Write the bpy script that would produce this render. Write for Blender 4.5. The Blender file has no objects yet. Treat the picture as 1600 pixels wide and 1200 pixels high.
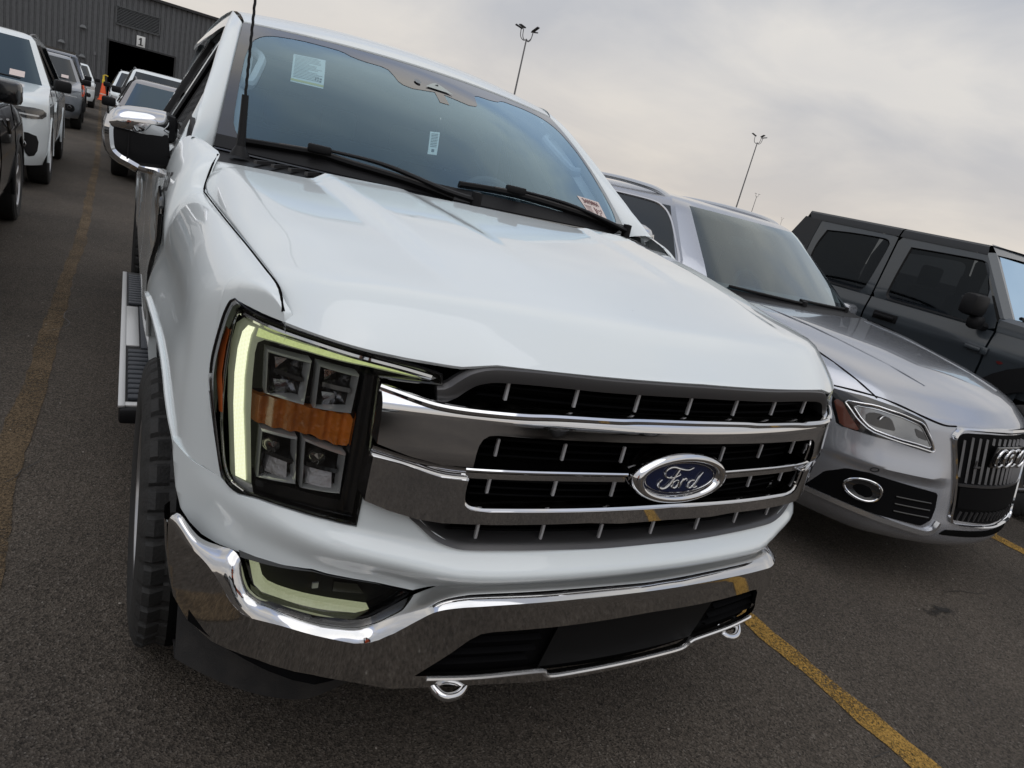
import bpy, bmesh, math, random
import numpy as np
from mathutils import Vector, Matrix, geometry
random.seed(7)
R = math.radians
SC = bpy.context.scene
COL = SC.collection

# ------------------------------------------------------------------ camera
def make_camera():
    cd = bpy.data.cameras.new("camera")
    cd.sensor_width = 36.0
    cd.lens = 23.4
    cd.clip_start = 0.05
    cd.clip_end = 3000
    co = bpy.data.objects.new("camera", cd)
    COL.objects.link(co)
    yaw, pit, rol = R(34.2462), R(16.9527), R(-13.9402)
    d = Vector((math.sin(yaw)*math.cos(pit), math.cos(yaw)*math.cos(pit), -math.sin(pit)))
    r = Vector((math.cos(yaw), -math.sin(yaw), 0))
    dn = d.cross(r)
    rr = r*math.cos(rol) + dn*math.sin(rol)
    dd = dn*math.cos(rol) - r*math.sin(rol)
    m = Matrix((rr, -dd, -d)).transposed().to_4x4()
    m.translation = Vector((-1.15702, -1.85738, 1.50135))
    co.matrix_world = m
    SC.camera = co
make_camera()

# ------------------------------------------------------------------ sky and sun
SUN_EL, SUN_ROT = R(66), R(205)
def make_world():
    w = bpy.data.worlds.new("World"); SC.world = w; w.use_nodes = True
    nt = w.node_tree; N = nt.nodes; L = nt.links; N.clear()
    out = N.new("ShaderNodeOutputWorld"); bg = N.new("ShaderNodeBackground")
    sky = N.new("ShaderNodeTexSky"); sky.sky_type = 'NISHITA'; sky.sun_disc = False
    sky.sun_elevation = SUN_EL; sky.sun_rotation = SUN_ROT; sky.dust_density = 2.0
    tc = N.new("ShaderNodeTexCoord")
    sep = N.new("ShaderNodeSeparateXYZ"); L.new(tc.outputs["Generated"], sep.inputs[0])
    # flatten the direction on to a cloud layer: p = dir.xy / (z + k)
    add = N.new("ShaderNodeMath"); add.operation = 'MAXIMUM'; add.inputs[1].default_value = 0.0
    L.new(sep.outputs[2], add.inputs[0])
    ad2 = N.new("ShaderNodeMath"); ad2.operation = 'ADD'; ad2.inputs[1].default_value = 0.22
    L.new(add.outputs[0], ad2.inputs[0])
    dx = N.new("ShaderNodeMath"); dx.operation = 'DIVIDE'; L.new(sep.outputs[0], dx.inputs[0]); L.new(ad2.outputs[0], dx.inputs[1])
    dy = N.new("ShaderNodeMath"); dy.operation = 'DIVIDE'; L.new(sep.outputs[1], dy.inputs[0]); L.new(ad2.outputs[0], dy.inputs[1])
    cmb = N.new("ShaderNodeCombineXYZ"); L.new(dx.outputs[0], cmb.inputs[0]); L.new(dy.outputs[0], cmb.inputs[1])
    def noise(scale, detail, off, dist=0.4, rough=0.52):
        mp = N.new("ShaderNodeMapping"); mp.inputs["Location"].default_value = off
        L.new(cmb.outputs[0], mp.inputs[0])
        n = N.new("ShaderNodeTexNoise"); n.inputs["Scale"].default_value = scale
        n.inputs["Detail"].default_value = detail; n.inputs["Distortion"].default_value = dist
        n.inputs["Roughness"].default_value = rough
        L.new(mp.outputs[0], n.inputs["Vector"]); return n
    n1 = noise(.95, 6, (3.1, 1.7, 0), .5)
    n2 = noise(2.1, 5, (7.3, 4.2, 0), .3)
    # cloud body: grey to warm cream
    r1 = N.new("ShaderNodeValToRGB"); L.new(n1.outputs["Fac"], r1.inputs[0])
    e = r1.color_ramp.elements
    e[0].position = .36; e[0].color = (3.7, 4.1, 4.85, 1)
    e[1].position = .60; e[1].color = (7.6, 7.35, 7.0, 1)
    r2 = N.new("ShaderNodeValToRGB"); L.new(n2.outputs["Fac"], r2.inputs[0])
    e = r2.color_ramp.elements
    e[0].position = .35; e[0].color = (.93, .94, .96, 1)
    e[1].position = .65; e[1].color = (1.06, 1.05, 1.03, 1)
    mul = N.new("ShaderNodeMix"); mul.data_type = 'RGBA'; mul.blend_type = 'MULTIPLY'; mul.inputs[0].default_value = 1
    L.new(r1.outputs[0], mul.inputs[6]); L.new(r2.outputs[0], mul.inputs[7])
    # smoother, paler overcast low down: warm at the horizon, cooler higher up
    rh = N.new("ShaderNodeValToRGB"); L.new(sep.outputs[2], rh.inputs[0])
    e = rh.color_ramp.elements
    e[0].position = 0.0; e[0].color = (.80, .80, .80, 1); e[1].position = .60; e[1].color = (0, 0, 0, 1)
    x = e.new(.38); x.color = (.32, .32, .32, 1)
    rc = N.new("ShaderNodeValToRGB"); L.new(sep.outputs[2], rc.inputs[0])
    e = rc.color_ramp.elements
    e[0].position = 0.0; e[0].color = (6.7, 6.0, 5.2, 1); e[1].position = .5; e[1].color = (5.25, 5.38, 5.75, 1)
    x = e.new(.2); x.color = (5.85, 5.7, 5.6, 1)
    mh = N.new("ShaderNodeMix"); mh.data_type = 'RGBA'
    L.new(rh.outputs[0], mh.inputs[0]); L.new(mul.outputs[2], mh.inputs[6]); L.new(rc.outputs[0], mh.inputs[7])
    # thin places overhead where the blue shows through
    n3 = noise(1.15, 5, (11.4, -2.6, 0), .5)
    rg = N.new("ShaderNodeValToRGB"); L.new(n3.outputs["Fac"], rg.inputs[0])
    e = rg.color_ramp.elements
    e[0].position = .46; e[0].color = (0, 0, 0, 1); e[1].position = .62; e[1].color = (1, 1, 1, 1)
    el = N.new("ShaderNodeValToRGB"); L.new(sep.outputs[2], el.inputs[0])
    e = el.color_ramp.elements
    e[0].position = .42; e[0].color = (0, 0, 0, 1); e[1].position = .62; e[1].color = (.75, .75, .75, 1)
    gm = N.new("ShaderNodeMath"); gm.operation = 'MULTIPLY'; L.new(rg.outputs[0], gm.inputs[0]); L.new(el.outputs[0], gm.inputs[1])
    mg = N.new("ShaderNodeMix"); mg.data_type = 'RGBA'
    skm = N.new("ShaderNodeMix"); skm.data_type = 'RGBA'; skm.blend_type = 'MULTIPLY'; skm.inputs[0].default_value = 1
    L.new(sky.outputs[0], skm.inputs[6]); skm.inputs[7].default_value = (2.0, 2.0, 2.0, 1)
    L.new(gm.outputs[0], mg.inputs[0]); L.new(mh.outputs[2], mg.inputs[6]); L.new(skm.outputs[2], mg.inputs[7])
    L.new(mg.outputs[2], bg.inputs[0]); bg.inputs[1].default_value = 0.1
    L.new(bg.outputs[0], out.inputs[0])
make_world()
def make_sun():
    ld = bpy.data.lights.new("sun", 'SUN'); ld.energy = 0.8; ld.angle = R(64); ld.color = (1, .985, .96)
    o = bpy.data.objects.new("sun", ld); COL.objects.link(o)
    az = SUN_ROT
    v = Vector((math.sin(az)*math.cos(SUN_EL), math.cos(az)*math.cos(SUN_EL), math.sin(SUN_EL)))
    o.rotation_euler = v.to_track_quat('Z', 'Y').to_euler(); o.location = v*60
make_sun()
SC.view_settings.view_transform = 'Standard'
SC.view_settings.look = 'None'
SC.view_settings.gamma = 1.0
SC.view_settings.exposure = 0.12
SC.render.engine = 'CYCLES'
SC.cycles.max_bounces = 10
SC.cycles.transparent_max_bounces = 16
SC.cycles.glossy_bounces = 6
SC.cycles.caustics_reflective = False
SC.cycles.caustics_refractive = False

# ------------------------------------------------------------------ materials
MATS = {}
def _new(name):
    m = bpy.data.materials.new(name); m.use_nodes = True
    return m, m.node_tree, m.node_tree.nodes["Principled BSDF"]
def pm(name, col, rough=.5, metal=0., coat=0., coat_rough=.03, spec=.5, bump=None, dirt=None, var=0., emit=None):
    """principled material; bump=(scale,strength), dirt=(scale,amount,colour) adds road dust, var = tone variation"""
    if name in MATS: return MATS[name]
    m, nt, b = _new(name); N = nt.nodes; L = nt.links
    b.inputs["Base Color"].default_value = (*col, 1)
    b.inputs["Roughness"].default_value = rough
    b.inputs["Metallic"].default_value = metal
    b.inputs["Coat Weight"].default_value = coat
    b.inputs["Coat Roughness"].default_value = coat_rough
    b.inputs["Specular IOR Level"].default_value = spec
    tc = N.new("ShaderNodeTexCoord")
    if bump:
        n = N.new("ShaderNodeTexNoise"); n.inputs["Scale"].default_value = bump[0]; n.inputs["Detail"].default_value = 6
        L.new(tc.outputs["Object"], n.inputs["Vector"])
        bp = N.new("ShaderNodeBump"); bp.inputs["Strength"].default_value = bump[1]; bp.inputs["Distance"].default_value = .01
        L.new(n.outputs["Fac"], bp.inputs["Height"]); L.new(bp.outputs[0], b.inputs["Normal"])
    if var:
        n = N.new("ShaderNodeTexNoise"); n.inputs["Scale"].default_value = 6; n.inputs["Detail"].default_value = 5
        L.new(tc.outputs["Object"], n.inputs["Vector"])
        r = N.new("ShaderNodeValToRGB"); L.new(n.outputs["Fac"], r.inputs[0])
        a = [max(0, c*(1-var)) for c in col]; z = [min(1, c*(1+var)) for c in col]
        r.color_ramp.elements[0].position = .3; r.color_ramp.elements[0].color = (*a, 1)
        r.color_ramp.elements[1].position = .7; r.color_ramp.elements[1].color = (*z, 1)
        L.new(r.outputs[0], b.inputs["Base Color"])
    if dirt:
        n = N.new("ShaderNodeTexNoise"); n.inputs["Scale"].default_value = dirt[0]; n.inputs["Detail"].default_value = 8
        n.inputs["Roughness"].default_value = .7
        L.new(tc.outputs["Object"], n.inputs["Vector"])
        r = N.new("ShaderNodeValToRGB"); L.new(n.outputs["Fac"], r.inputs[0])
        r.color_ramp.elements[0].position = .45; r.color_ramp.elements[0].color = (0, 0, 0, 1)
        r.color_ramp.elements[1].position = .8; r.color_ramp.elements[1].color = (dirt[1],)*3+(1,)
        d = N.new("ShaderNodeBsdfDiffuse"); d.inputs[0].default_value = (*dirt[2], 1)
        ms = N.new("ShaderNodeMixShader"); L.new(r.outputs[0], ms.inputs[0]); L.new(b.outputs[0], ms.inputs[1]); L.new(d.outputs[0], ms.inputs[2])
        L.new(ms.outputs[0], N["Material Output"].inputs[0])
    if emit:
        b.inputs["Emission Color"].default_value = (*emit[0], 1); b.inputs["Emission Strength"].default_value = emit[1]
    MATS[name] = m; return m
def glass(name, tint, refl=(1, 1, 1), k=1.0, rough=0.0, ior=1.5, film=0.0, filmcol=(.3, .4, .45)):
    """sheet of glass: see-through by tint, mirror by Fresnel; film = share of flat diffuse colour, a painted haze that lightens the pane"""
    if name in MATS: return MATS[name]
    m, nt, b = _new(name); N = nt.nodes; L = nt.links; N.remove(b)
    tr = N.new("ShaderNodeBsdfTransparent"); tr.inputs[0].default_value = (*tint, 1)
    gl = N.new("ShaderNodeBsdfGlossy"); gl.inputs[0].default_value = (*refl, 1); gl.inputs["Roughness"].default_value = rough
    fr = N.new("ShaderNodeFresnel"); fr.inputs[0].default_value = ior
    mu = N.new("ShaderNodeMath"); mu.operation = 'MULTIPLY'; mu.inputs[1].default_value = k; mu.use_clamp = True
    L.new(fr.outputs[0], mu.inputs[0])
    under = tr.outputs[0]
    if film:
        di = N.new("ShaderNodeBsdfDiffuse"); di.inputs[0].default_value = (*filmcol, 1)  # haze and cabin brightness painted into the glass as a diffuse colour
        m0 = N.new("ShaderNodeMixShader"); m0.inputs[0].default_value = film
        L.new(tr.outputs[0], m0.inputs[1]); L.new(di.outputs[0], m0.inputs[2]); under = m0.outputs[0]
    ms = N.new("ShaderNodeMixShader"); L.new(mu.outputs[0], ms.inputs[0]); L.new(under, ms.inputs[1]); L.new(gl.outputs[0], ms.inputs[2])
    L.new(ms.outputs[0], N["Material Output"].inputs[0])
    MATS[name] = m; return m

# ------------------------------------------------------------------ geometry helpers
def cr(pts, n):
    """Catmull-Rom through pts, resampled to n points evenly by arc length"""
    P = [np.array(p, float) for p in pts]
    if len(P) == 2:
        D = np.array(P)
    else:
        D = []
        for i in range(len(P)-1):
            p0 = P[i-1] if i else 2*P[0]-P[1]
            p1, p2 = P[i], P[i+1]
            p3 = P[i+2] if i+2 < len(P) else 2*P[-1]-P[-2]
            k = 12
            for s in range(k):
                t = s/k
                D.append(.5*((2*p1)+(p2-p0)*t+(2*p0-5*p1+4*p2-p3)*t*t+(3*p1-p0-3*p2+p3)*t**3))
        D.append(P[-1]); D = np.array(D)
    seg = np.r_[0, np.cumsum(np.linalg.norm(np.diff(D, axis=0), axis=1))]
    u = np.linspace(0, seg[-1], n)
    return np.stack([np.interp(u, seg, D[:, k]) for k in range(D.shape[1])], 1)
def pline(pts, n):
    """straight polyline resampled to n points"""
    D = np.array(pts, float); seg = np.r_[0, np.cumsum(np.linalg.norm(np.diff(D, axis=0), axis=1))]
    u = np.linspace(0, seg[-1], n)
    return np.stack([np.interp(u, seg, D[:, k]) for k in range(D.shape[1])], 1)
def loft(curves, n, m, ends=None):
    """curves (each a list of points) -> grid of m rows by n points"""
    G = np.array([cr(c, n) for c in curves])
    if len(G) == 2:
        t = np.linspace(0, 1, m)[:, None, None]; return G[0]*(1-t)+G[1]*t
    return np.stack([cr(G[:, j], m) for j in range(n)], 1)
def pl(tab):
    xs = [a for a, b in tab]; ys = [b for a, b in tab]
    return lambda x: float(np.interp(abs(x), xs, ys))
def mir(p): return [(-a[0],)+tuple(a[1:]) for a in p]

class MB:
    """collects shapes and links them as one mesh object"""
    def __init__(s): s.v = []; s.f = []; s.mi = []; s.m = 0
    def _add(s, v, f):
        o = len(s.v); s.v += [tuple(map(float, p)) for p in v]
        s.f += [tuple(i+o for i in q) for q in f]; s.mi += [s.m]*len(f)
    def grid(s, G, close_u=False, close_v=False):
        G = np.array(G); m, n = G.shape[:2]; f = []
        for i in range(m if close_v else m-1):
            for j in range(n if close_u else n-1):
                a, b = i, (i+1) % m; c, d = j, (j+1) % n
                f.append((a*n+c, a*n+d, b*n+d, b*n+c))
        s._add(G.reshape(-1, 3), f); return s
    def shell(s, G, t):
        """grid with a turned-under rim: t = offset vector of the rim"""
        G = np.array(G); s.grid(G); t = np.array(t)
        rim = list(G[0])+list(G[1:, -1])+list(G[-1, ::-1][1:])+list(G[::-1, 0][1:-1])
        rim = np.array(rim); return s.grid([rim, rim+t], close_u=True)
    def box(s, c, size, rot=None, bev=0.0):
        bm = bmesh.new(); bmesh.ops.create_cube(bm, size=1)
        for v in bm.verts: v.co = Vector((v.co.x*size[0], v.co.y*size[1], v.co.z*size[2]))
        if bev: bmesh.ops.bevel(bm, geom=bm.edges[:], offset=bev, segments=2, affect='EDGES', profile=.5)
        M = Matrix.Translation(c) @ (rot.to_4x4() if rot is not None else Matrix())
        bm.verts.index_update()
        s._add([M @ v.co for v in bm.verts], [[v.index for v in f.verts] for f in bm.faces]); bm.free(); return s
    def tube(s, path, r, seg=8, cap=True, flat=1.0, up=None):
        P = [Vector(p) for p in path]; n = len(P)
        rs = r if hasattr(r, '__len__') else [r]*n
        prev = Vector(up) if up else None; rows = []
        for i in range(n):
            t = (P[min(i+1, n-1)]-P[max(i-1, 0)]).normalized()
            if prev is None: prev = Vector((0, 0, 1)) if abs(t.z) < .9 else Vector((1, 0, 0))
            a = (prev - t*prev.dot(t)).normalized(); b = t.cross(a); 
            if up is None: prev = a
            rows.append([P[i]+(a*math.cos(q)*flat+b*math.sin(q))*rs[i] for q in [2*math.pi*k/seg for k in range(seg)]])
        o = len(s.v); s.grid([[tuple(p) for p in r_] for r_ in rows], close_u=True)
        if cap:
            s.f += [tuple(o+k for k in range(seg))[::-1], tuple(o+(n-1)*seg+k for k in range(seg))]; s.mi += [s.m]*2
        return s
    def sweep(s, path, prof, up=(0, 0, 1), closed=False, closeprof=True):
        """profile points (side, up) swept along a path"""
        P = [Vector(p) for p in path]; n = len(P); rows = []; U = Vector(up)
        for i in range(n):
            if closed: t = (P[(i+1) % n]-P[i-1]).normalized()
            else: t = (P[min(i+1, n-1)]-P[max(i-1, 0)]).normalized()
            a = t.cross(U).normalized(); b = a.cross(t)
            rows.append([tuple(P[i]+a*x+b*y) for x, y in prof])
        o = len(s.v); s.grid(rows, close_u=closeprof, close_v=closed)
        if closeprof and not closed:
            k = len(prof); s.f += [tuple(o+j for j in range(k))[::-1], tuple(o+(n-1)*k+j for j in range(k))]; s.mi += [s.m]*2
        return s
    def lathe(s, prof, c, axis='x', seg=48, rot=None):
        rows = []
        for r, h in prof:
            row = []
            for k in range(seg):
                q = 2*math.pi*k/seg; a, b = r*math.cos(q), r*math.sin(q)
                p = {'x': (h, a, b), 'y': (a, h, b), 'z': (a, b, h)}[axis]
                p = Vector(p)
                if rot is not None: p = rot @ p
                row.append(tuple(p+Vector(c)))
            rows.append(row)
        return s.grid(rows, close_u=True)
    def poly(s, pts, ext=None):
        """flat (or nearly flat) polygon, optionally extruded by the vector ext"""
        V = [Vector(p) for p in pts]; tri = geometry.tessellate_polygon([V])
        s._add(V, [tuple(t) for t in tri])
        if ext is not None:
            e = Vector(ext); s._add([p+e for p in V], [tuple(t)[::-1] for t in tri])
            n = len(V); s._add(V+[p+e for p in V], [(i, (i+1) % n, n+(i+1) % n, n+i) for i in range(n)])
        return s
    def patch(s, out, f, xs=None, zs=None, depth=.0, mirror=False, axes=(0, 2)):
        """outline [(x,z)] cut by grid lines and laid on y=f(x,z); depth = rim turned back along y"""
        bm = bmesh.new()
        vs = [bm.verts.new((x, 0, z)) for x, z in out]
        bm.faces.new(vs)
        x0, x1 = min(p[0] for p in out), max(p[0] for p in out); z0, z1 = min(p[1] for p in out), max(p[1] for p in out)
        if xs is None: xs = .03
        if not hasattr(xs, '__len__'): xs = np.arange(x0+xs*.5, x1, xs)
        if zs is None: zs = .03
        if not hasattr(zs, '__len__'): zs = np.arange(z0+zs*.5, z1, zs)
        for x in xs:
            bmesh.ops.bisect_plane(bm, geom=bm.verts[:]+bm.edges[:]+bm.faces[:], plane_co=(x, 0, 0), plane_no=(1, 0, 0), dist=1e-5)
        for z in zs:
            bmesh.ops.bisect_plane(bm, geom=bm.verts[:]+bm.edges[:]+bm.faces[:], plane_co=(0, 0, z), plane_no=(0, 0, 1), dist=1e-5)
        bmesh.ops.remove_doubles(bm, verts=bm.verts[:], dist=2e-4)
        if mirror:
            g = bmesh.ops.duplicate(bm, geom=bm.verts[:]+bm.edges[:]+bm.faces[:])
            nv = [e for e in g['geom'] if isinstance(e, bmesh.types.BMVert)]
            for v in nv: v.co.x = -v.co.x
            bmesh.ops.reverse_faces(bm, faces=[e for e in g['geom'] if isinstance(e, bmesh.types.BMFace)])
            bmesh.ops.remove_doubles(bm, verts=[v for v in bm.verts if abs(v.co.x) < 1e-3], dist=5e-4)
        bnd = [e for e in bm.edges if len(e.link_faces) == 1]
        for v in bm.verts: v.co.y = f(v.co.x, v.co.z)
        if depth and bnd:
            ex = bmesh.ops.extrude_edge_only(bm, edges=bnd)
            for e in ex['geom']:
                if isinstance(e, bmesh.types.BMVert): e.co.y += depth
        bm.verts.index_update()
        s._add([v.co for v in bm.verts], [[v.index for v in q.verts] for q in bm.faces]); bm.free(); return s
    def xform(s, M):
        s.v = [tuple(M @ Vector(p)) for p in s.v]; return s
    def mirrored(s):
        o = MB(); o.v = [(-x, y, z) for x, y, z in s.v]; o.f = [tuple(reversed(q)) for q in s.f]; o.mi = list(s.mi); return o
    def build(s, name, mat, parent=None, sharp=32, weld=1e-5, recalc=True, smooth=True):
        me = bpy.data.meshes.new(name)
        bm = bmesh.new()
        vs = [bm.verts.new(p) for p in s.v]; bm.verts.ensure_lookup_table()
        for q, k in zip(s.f, s.mi):
            q2 = list(dict.fromkeys(q))
            if len(q2) < 3: continue
            try:
                fc = bm.faces.new([vs[i] for i in q2]); fc.material_index = k; fc.smooth = smooth
            except ValueError: pass
        if weld: bmesh.ops.remove_doubles(bm, verts=bm.verts[:], dist=weld)
        if recalc: bmesh.ops.recalc_face_normals(bm, faces=bm.faces[:])
        bm.to_mesh(me); bm.free()
        for m in (mat if isinstance(mat, (list, tuple)) else [mat]): me.materials.append(m)
        if smooth: me.set_sharp_from_angle(angle=R(sharp))
        o = bpy.data.objects.new(name, me); COL.objects.link(o)
        if parent: o.parent = parent
        return o
def tag(o, label=None, cat=None, group=None, kind=None):
    if label: o["label"] = label
    if cat: o["category"] = cat
    if group: o["group"] = group
    if kind: o["kind"] = kind
    return o
def thing(name, label, cat, loc=(0, 0, 0), rz=0., group=None):
    o = bpy.data.objects.new(name, None); COL.objects.link(o); o.empty_display_size = .2
    o.location = loc; o.rotation_euler = (0, 0, rz)
    return tag(o, label, cat, group)
def copy_tree(o, parent=None):
    c = o.copy(); COL.objects.link(c); c.parent = parent
    for ch in list(o.children): copy_tree(ch, c)
    return c
def text_mesh(body, size, depth=.0006, align='CENTER', bold=0.0):
    """the words as a plain mesh builder, in the xz plane facing -y"""
    cu = bpy.data.curves.new("words", 'FONT'); cu.body = body; cu.size = size; cu.extrude = depth
    cu.align_x = align; cu.align_y = 'CENTER'; cu.offset = bold; cu.resolution_u = 3
    o = bpy.data.objects.new("words", cu); COL.objects.link(o)
    dg = bpy.context.evaluated_depsgraph_get(); me = bpy.data.meshes.new_from_object(o.evaluated_get(dg))
    mb = MB(); mb._add([(v.co.x, -v.co.z, v.co.y) for v in me.vertices], [tuple(p.vertices) for p in me.polygons])
    bpy.data.objects.remove(o); bpy.data.curves.remove(cu); bpy.data.meshes.remove(me)
    return mb
# ------------------------------------------------------------------ shared materials
ROAD = (.20, .18, .16)
def white_paint():
    """clear-coated white with a faint orange peel, a breath of road film and a few specks of grit"""
    m = pm("white_paint", (.72, .77, .785), .30, coat=1.0, coat_rough=.012, spec=.5); nt = m.node_tree; N = nt.nodes; L = nt.links; b = N["Principled BSDF"]
    tc = N.new("ShaderNodeTexCoord")
    v = N.new("ShaderNodeTexVoronoi"); v.inputs["Scale"].default_value = 22; L.new(tc.outputs["Object"], v.inputs["Vector"])
    r = N.new("ShaderNodeValToRGB"); L.new(v.outputs["Distance"], r.inputs[0]); e = r.color_ramp.elements
    e[0].position = .035; e[0].color = (1, 1, 1, 1); e[1].position = .055; e[1].color = (0, 0, 0, 1)
    n = N.new("ShaderNodeTexNoise"); n.inputs["Scale"].default_value = 9; n.inputs["Detail"].default_value = 3; L.new(tc.outputs["Object"], n.inputs["Vector"])
    r2 = N.new("ShaderNodeValToRGB"); L.new(n.outputs["Fac"], r2.inputs[0]); e = r2.color_ramp.elements; e[0].position = .60; e[0].color = (0, 0, 0, 1); e[1].position = .66; e[1].color = (.7, .7, .7, 1)
    mu = N.new("ShaderNodeMath"); mu.operation = 'MULTIPLY'; L.new(r.outputs[0], mu.inputs[0]); L.new(r2.outputs[0], mu.inputs[1])
    mx = N.new("ShaderNodeMix"); mx.data_type = 'RGBA'; L.new(mu.outputs[0], mx.inputs[0]); mx.inputs[6].default_value = (.72, .77, .785, 1); mx.inputs[7].default_value = (.16, .14, .12, 1)
    L.new(mx.outputs[2], b.inputs["Base Color"])
    f = N.new("ShaderNodeTexNoise"); f.inputs["Scale"].default_value = 5; f.inputs["Detail"].default_value = 7; L.new(tc.outputs["Object"], f.inputs["Vector"])
    mr = N.new("ShaderNodeMapRange"); mr.inputs[3].default_value = .004; mr.inputs[4].default_value = .04; L.new(f.outputs["Fac"], mr.inputs[0]); L.new(mr.outputs[0], b.inputs["Coat Roughness"])
    return m
WHITE = white_paint()
CHROME = pm("chrome", (.68, .68, .69), .035, metal=1., dirt=(26, .03, (.25, .23, .21)))
CHROME_D = pm("road_dusted_chrome", (.62, .615, .61), .055, metal=1., dirt=(12, .07, (.09, .08, .07)))
SATIN = pm("satin_grey_trim", (.085, .083, .085), .34, metal=.6)
FINM = pm("grey_fin", (.50, .50, .51), .4, metal=.1)
MATT = pm("matt_grille_black", (.0045, .0045, .005), .6, spec=.04)
GBLACK = pm("gloss_black_plastic", (.008, .008, .009), .12, coat=.6)
BLACK = pm("black_plastic", (.007, .007, .008), .48, spec=.2)
BLACK_DUST = pm("dusty_black_plastic", (.02, .02, .021), .5, bump=(250, .15), dirt=(9, .30, (.11, .10, .09)))
DARK = pm("cavity_black", (.005, .005, .005), .9, spec=.03)
RUBBER = pm("tyre_rubber", (.016, .016, .016), .75, bump=(160, .3), dirt=(14, .25, (.07, .064, .058)))
RIM = pm("alloy_rim", (.42, .42, .43), .28, metal=.9, dirt=(20, .3, (.12, .11, .1)))
STEEL = pm("brake_steel", (.25, .24, .23), .4, metal=.9)
GREYP = pm("grey_step_rubber", (.03, .034, .042), .5, bump=(200, .2))
CABIN = pm("cabin_grey", (.26, .28, .30), .8)
CABIN_D = pm("cabin_dark", (.06, .065, .07), .75)
HEADL = pm("headliner", (.74, .75, .75), .9)
WSGLASS = glass("windscreen_glass", (.76, .90, .97), (.64, .86, 1.0), k=2.3, film=.055, filmcol=(.20, .40, .56))
TINT = glass("tinted_side_glass", (.10, .11, .115), (1, 1, 1), k=1.0)
LENS = glass("clear_lamp_lens", (.93, .94, .94), (1, 1, 1), k=.9)
FRIT = pm("windscreen_black_border", (.012, .012, .014), .02, coat=1., coat_rough=.0)
REFLECTOR = pm("lamp_reflector", (.72, .72, .72), .12, metal=1., bump=(60, .25))
CLEARP = pm("clear_lamp_plastic", (.62, .63, .63), .18, metal=.25, coat=1)
AMBER = pm("amber_lamp_plastic", (.68, .19, .015), .14, coat=1, bump=(60, .6), var=.45)
AMBER_M = pm("amber_marker_plastic", (.55, .13, .035), .3, coat=.3)
RED = pm("red_lamp_plastic", (.35, .01, .012), .2, coat=1)
def led_mat(name, col, strength, scale=160):
    """lit lamp band behind a diamond-cut diffuser"""
    m, nt, b = _new(name); N = nt.nodes; L = nt.links
    b.inputs["Base Color"].default_value = (.36, .38, .30, 1); b.inputs["Roughness"].default_value = .25
    tc = N.new("ShaderNodeTexCoord"); mp = N.new("ShaderNodeMapping"); mp.inputs["Rotation"].default_value = (0, R(45), 0)
    L.new(tc.outputs["Object"], mp.inputs[0])
    ck = N.new("ShaderNodeTexChecker"); ck.inputs["Scale"].default_value = scale
    ck.inputs["Color1"].default_value = (1, 1, 1, 1); ck.inputs["Color2"].default_value = (.90, .90, .86, 1)
    L.new(mp.outputs[0], ck.inputs[0])
    mx = N.new("ShaderNodeMix"); mx.data_type = 'RGBA'; mx.blend_type = 'MULTIPLY'; mx.inputs[0].default_value = 1
    L.new(ck.outputs[0], mx.inputs[6]); mx.inputs[7].default_value = (*col, 1)
    L.new(mx.outputs[2], b.inputs["Emission Color"]); b.inputs["Emission Strength"].default_value = strength
    MATS[name] = m; return m
LED = led_mat("lit_daytime_lamp", (.42, .46, .30), .16)
LED_ARM = led_mat("lit_lamp_arm", (.66, .76, .30), .62)
LED_CORE = led_mat("lit_lamp_core", (.98, 1.0, .70), 1.0)
LED_DIM = led_mat("dim_fog_lamp_band", (.55, .59, .36), .42)
PAPER = pm("paper_label", (.80, .86, .80), .6)
INK = pm("printed_ink", (.05, .08, .09), .6)
YEL = pm("yellow_strip", (.62, .58, .16), .6)
PINK = pm("pink_lot_ticket", (.62, .53, .50), .6)
INKR = pm("ticket_ink", (.16, .06, .06), .6)

# ------------------------------------------------------------------ the white pickup (own axes: x to its left side, y to its tail)
truck = thing("pickup_truck", "white crew-cab pickup with chrome grille and bumper and lit headlight, closest vehicle in front", "pickup truck")
RWM = Matrix(((0.9995464, 0.0301154, 0.0), (-0.0301130, 0.9994683, 0.0125056), (0.0003766, -0.0124999, 0.9999218)))
M4 = RWM.to_4x4(); M4.translation = RWM @ Vector((0, -.93, 0))
truck.matrix_world = M4

def F(x, z=0): return .2*x*x+3.2*max(0, abs(x)-.7)**2           # plan curve of the nose
def FB(x, z=0): return .2*x*x-.06+2.5*max(0, abs(x)-.7)**2       # plan curve of the bumper
XD = [i*.04 for i in range(-20, 21)]+[s*a for s in (-1, 1) for a in (.84, .87, .89, .91, .925, .94, .95, .96, .97, .98)]
XP = [x for x in XD if x > 0]
def ss(a, b, x):
    t = min(1, max(0, (x-a)/(b-a))); return t*t*(3-2*t)

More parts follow.
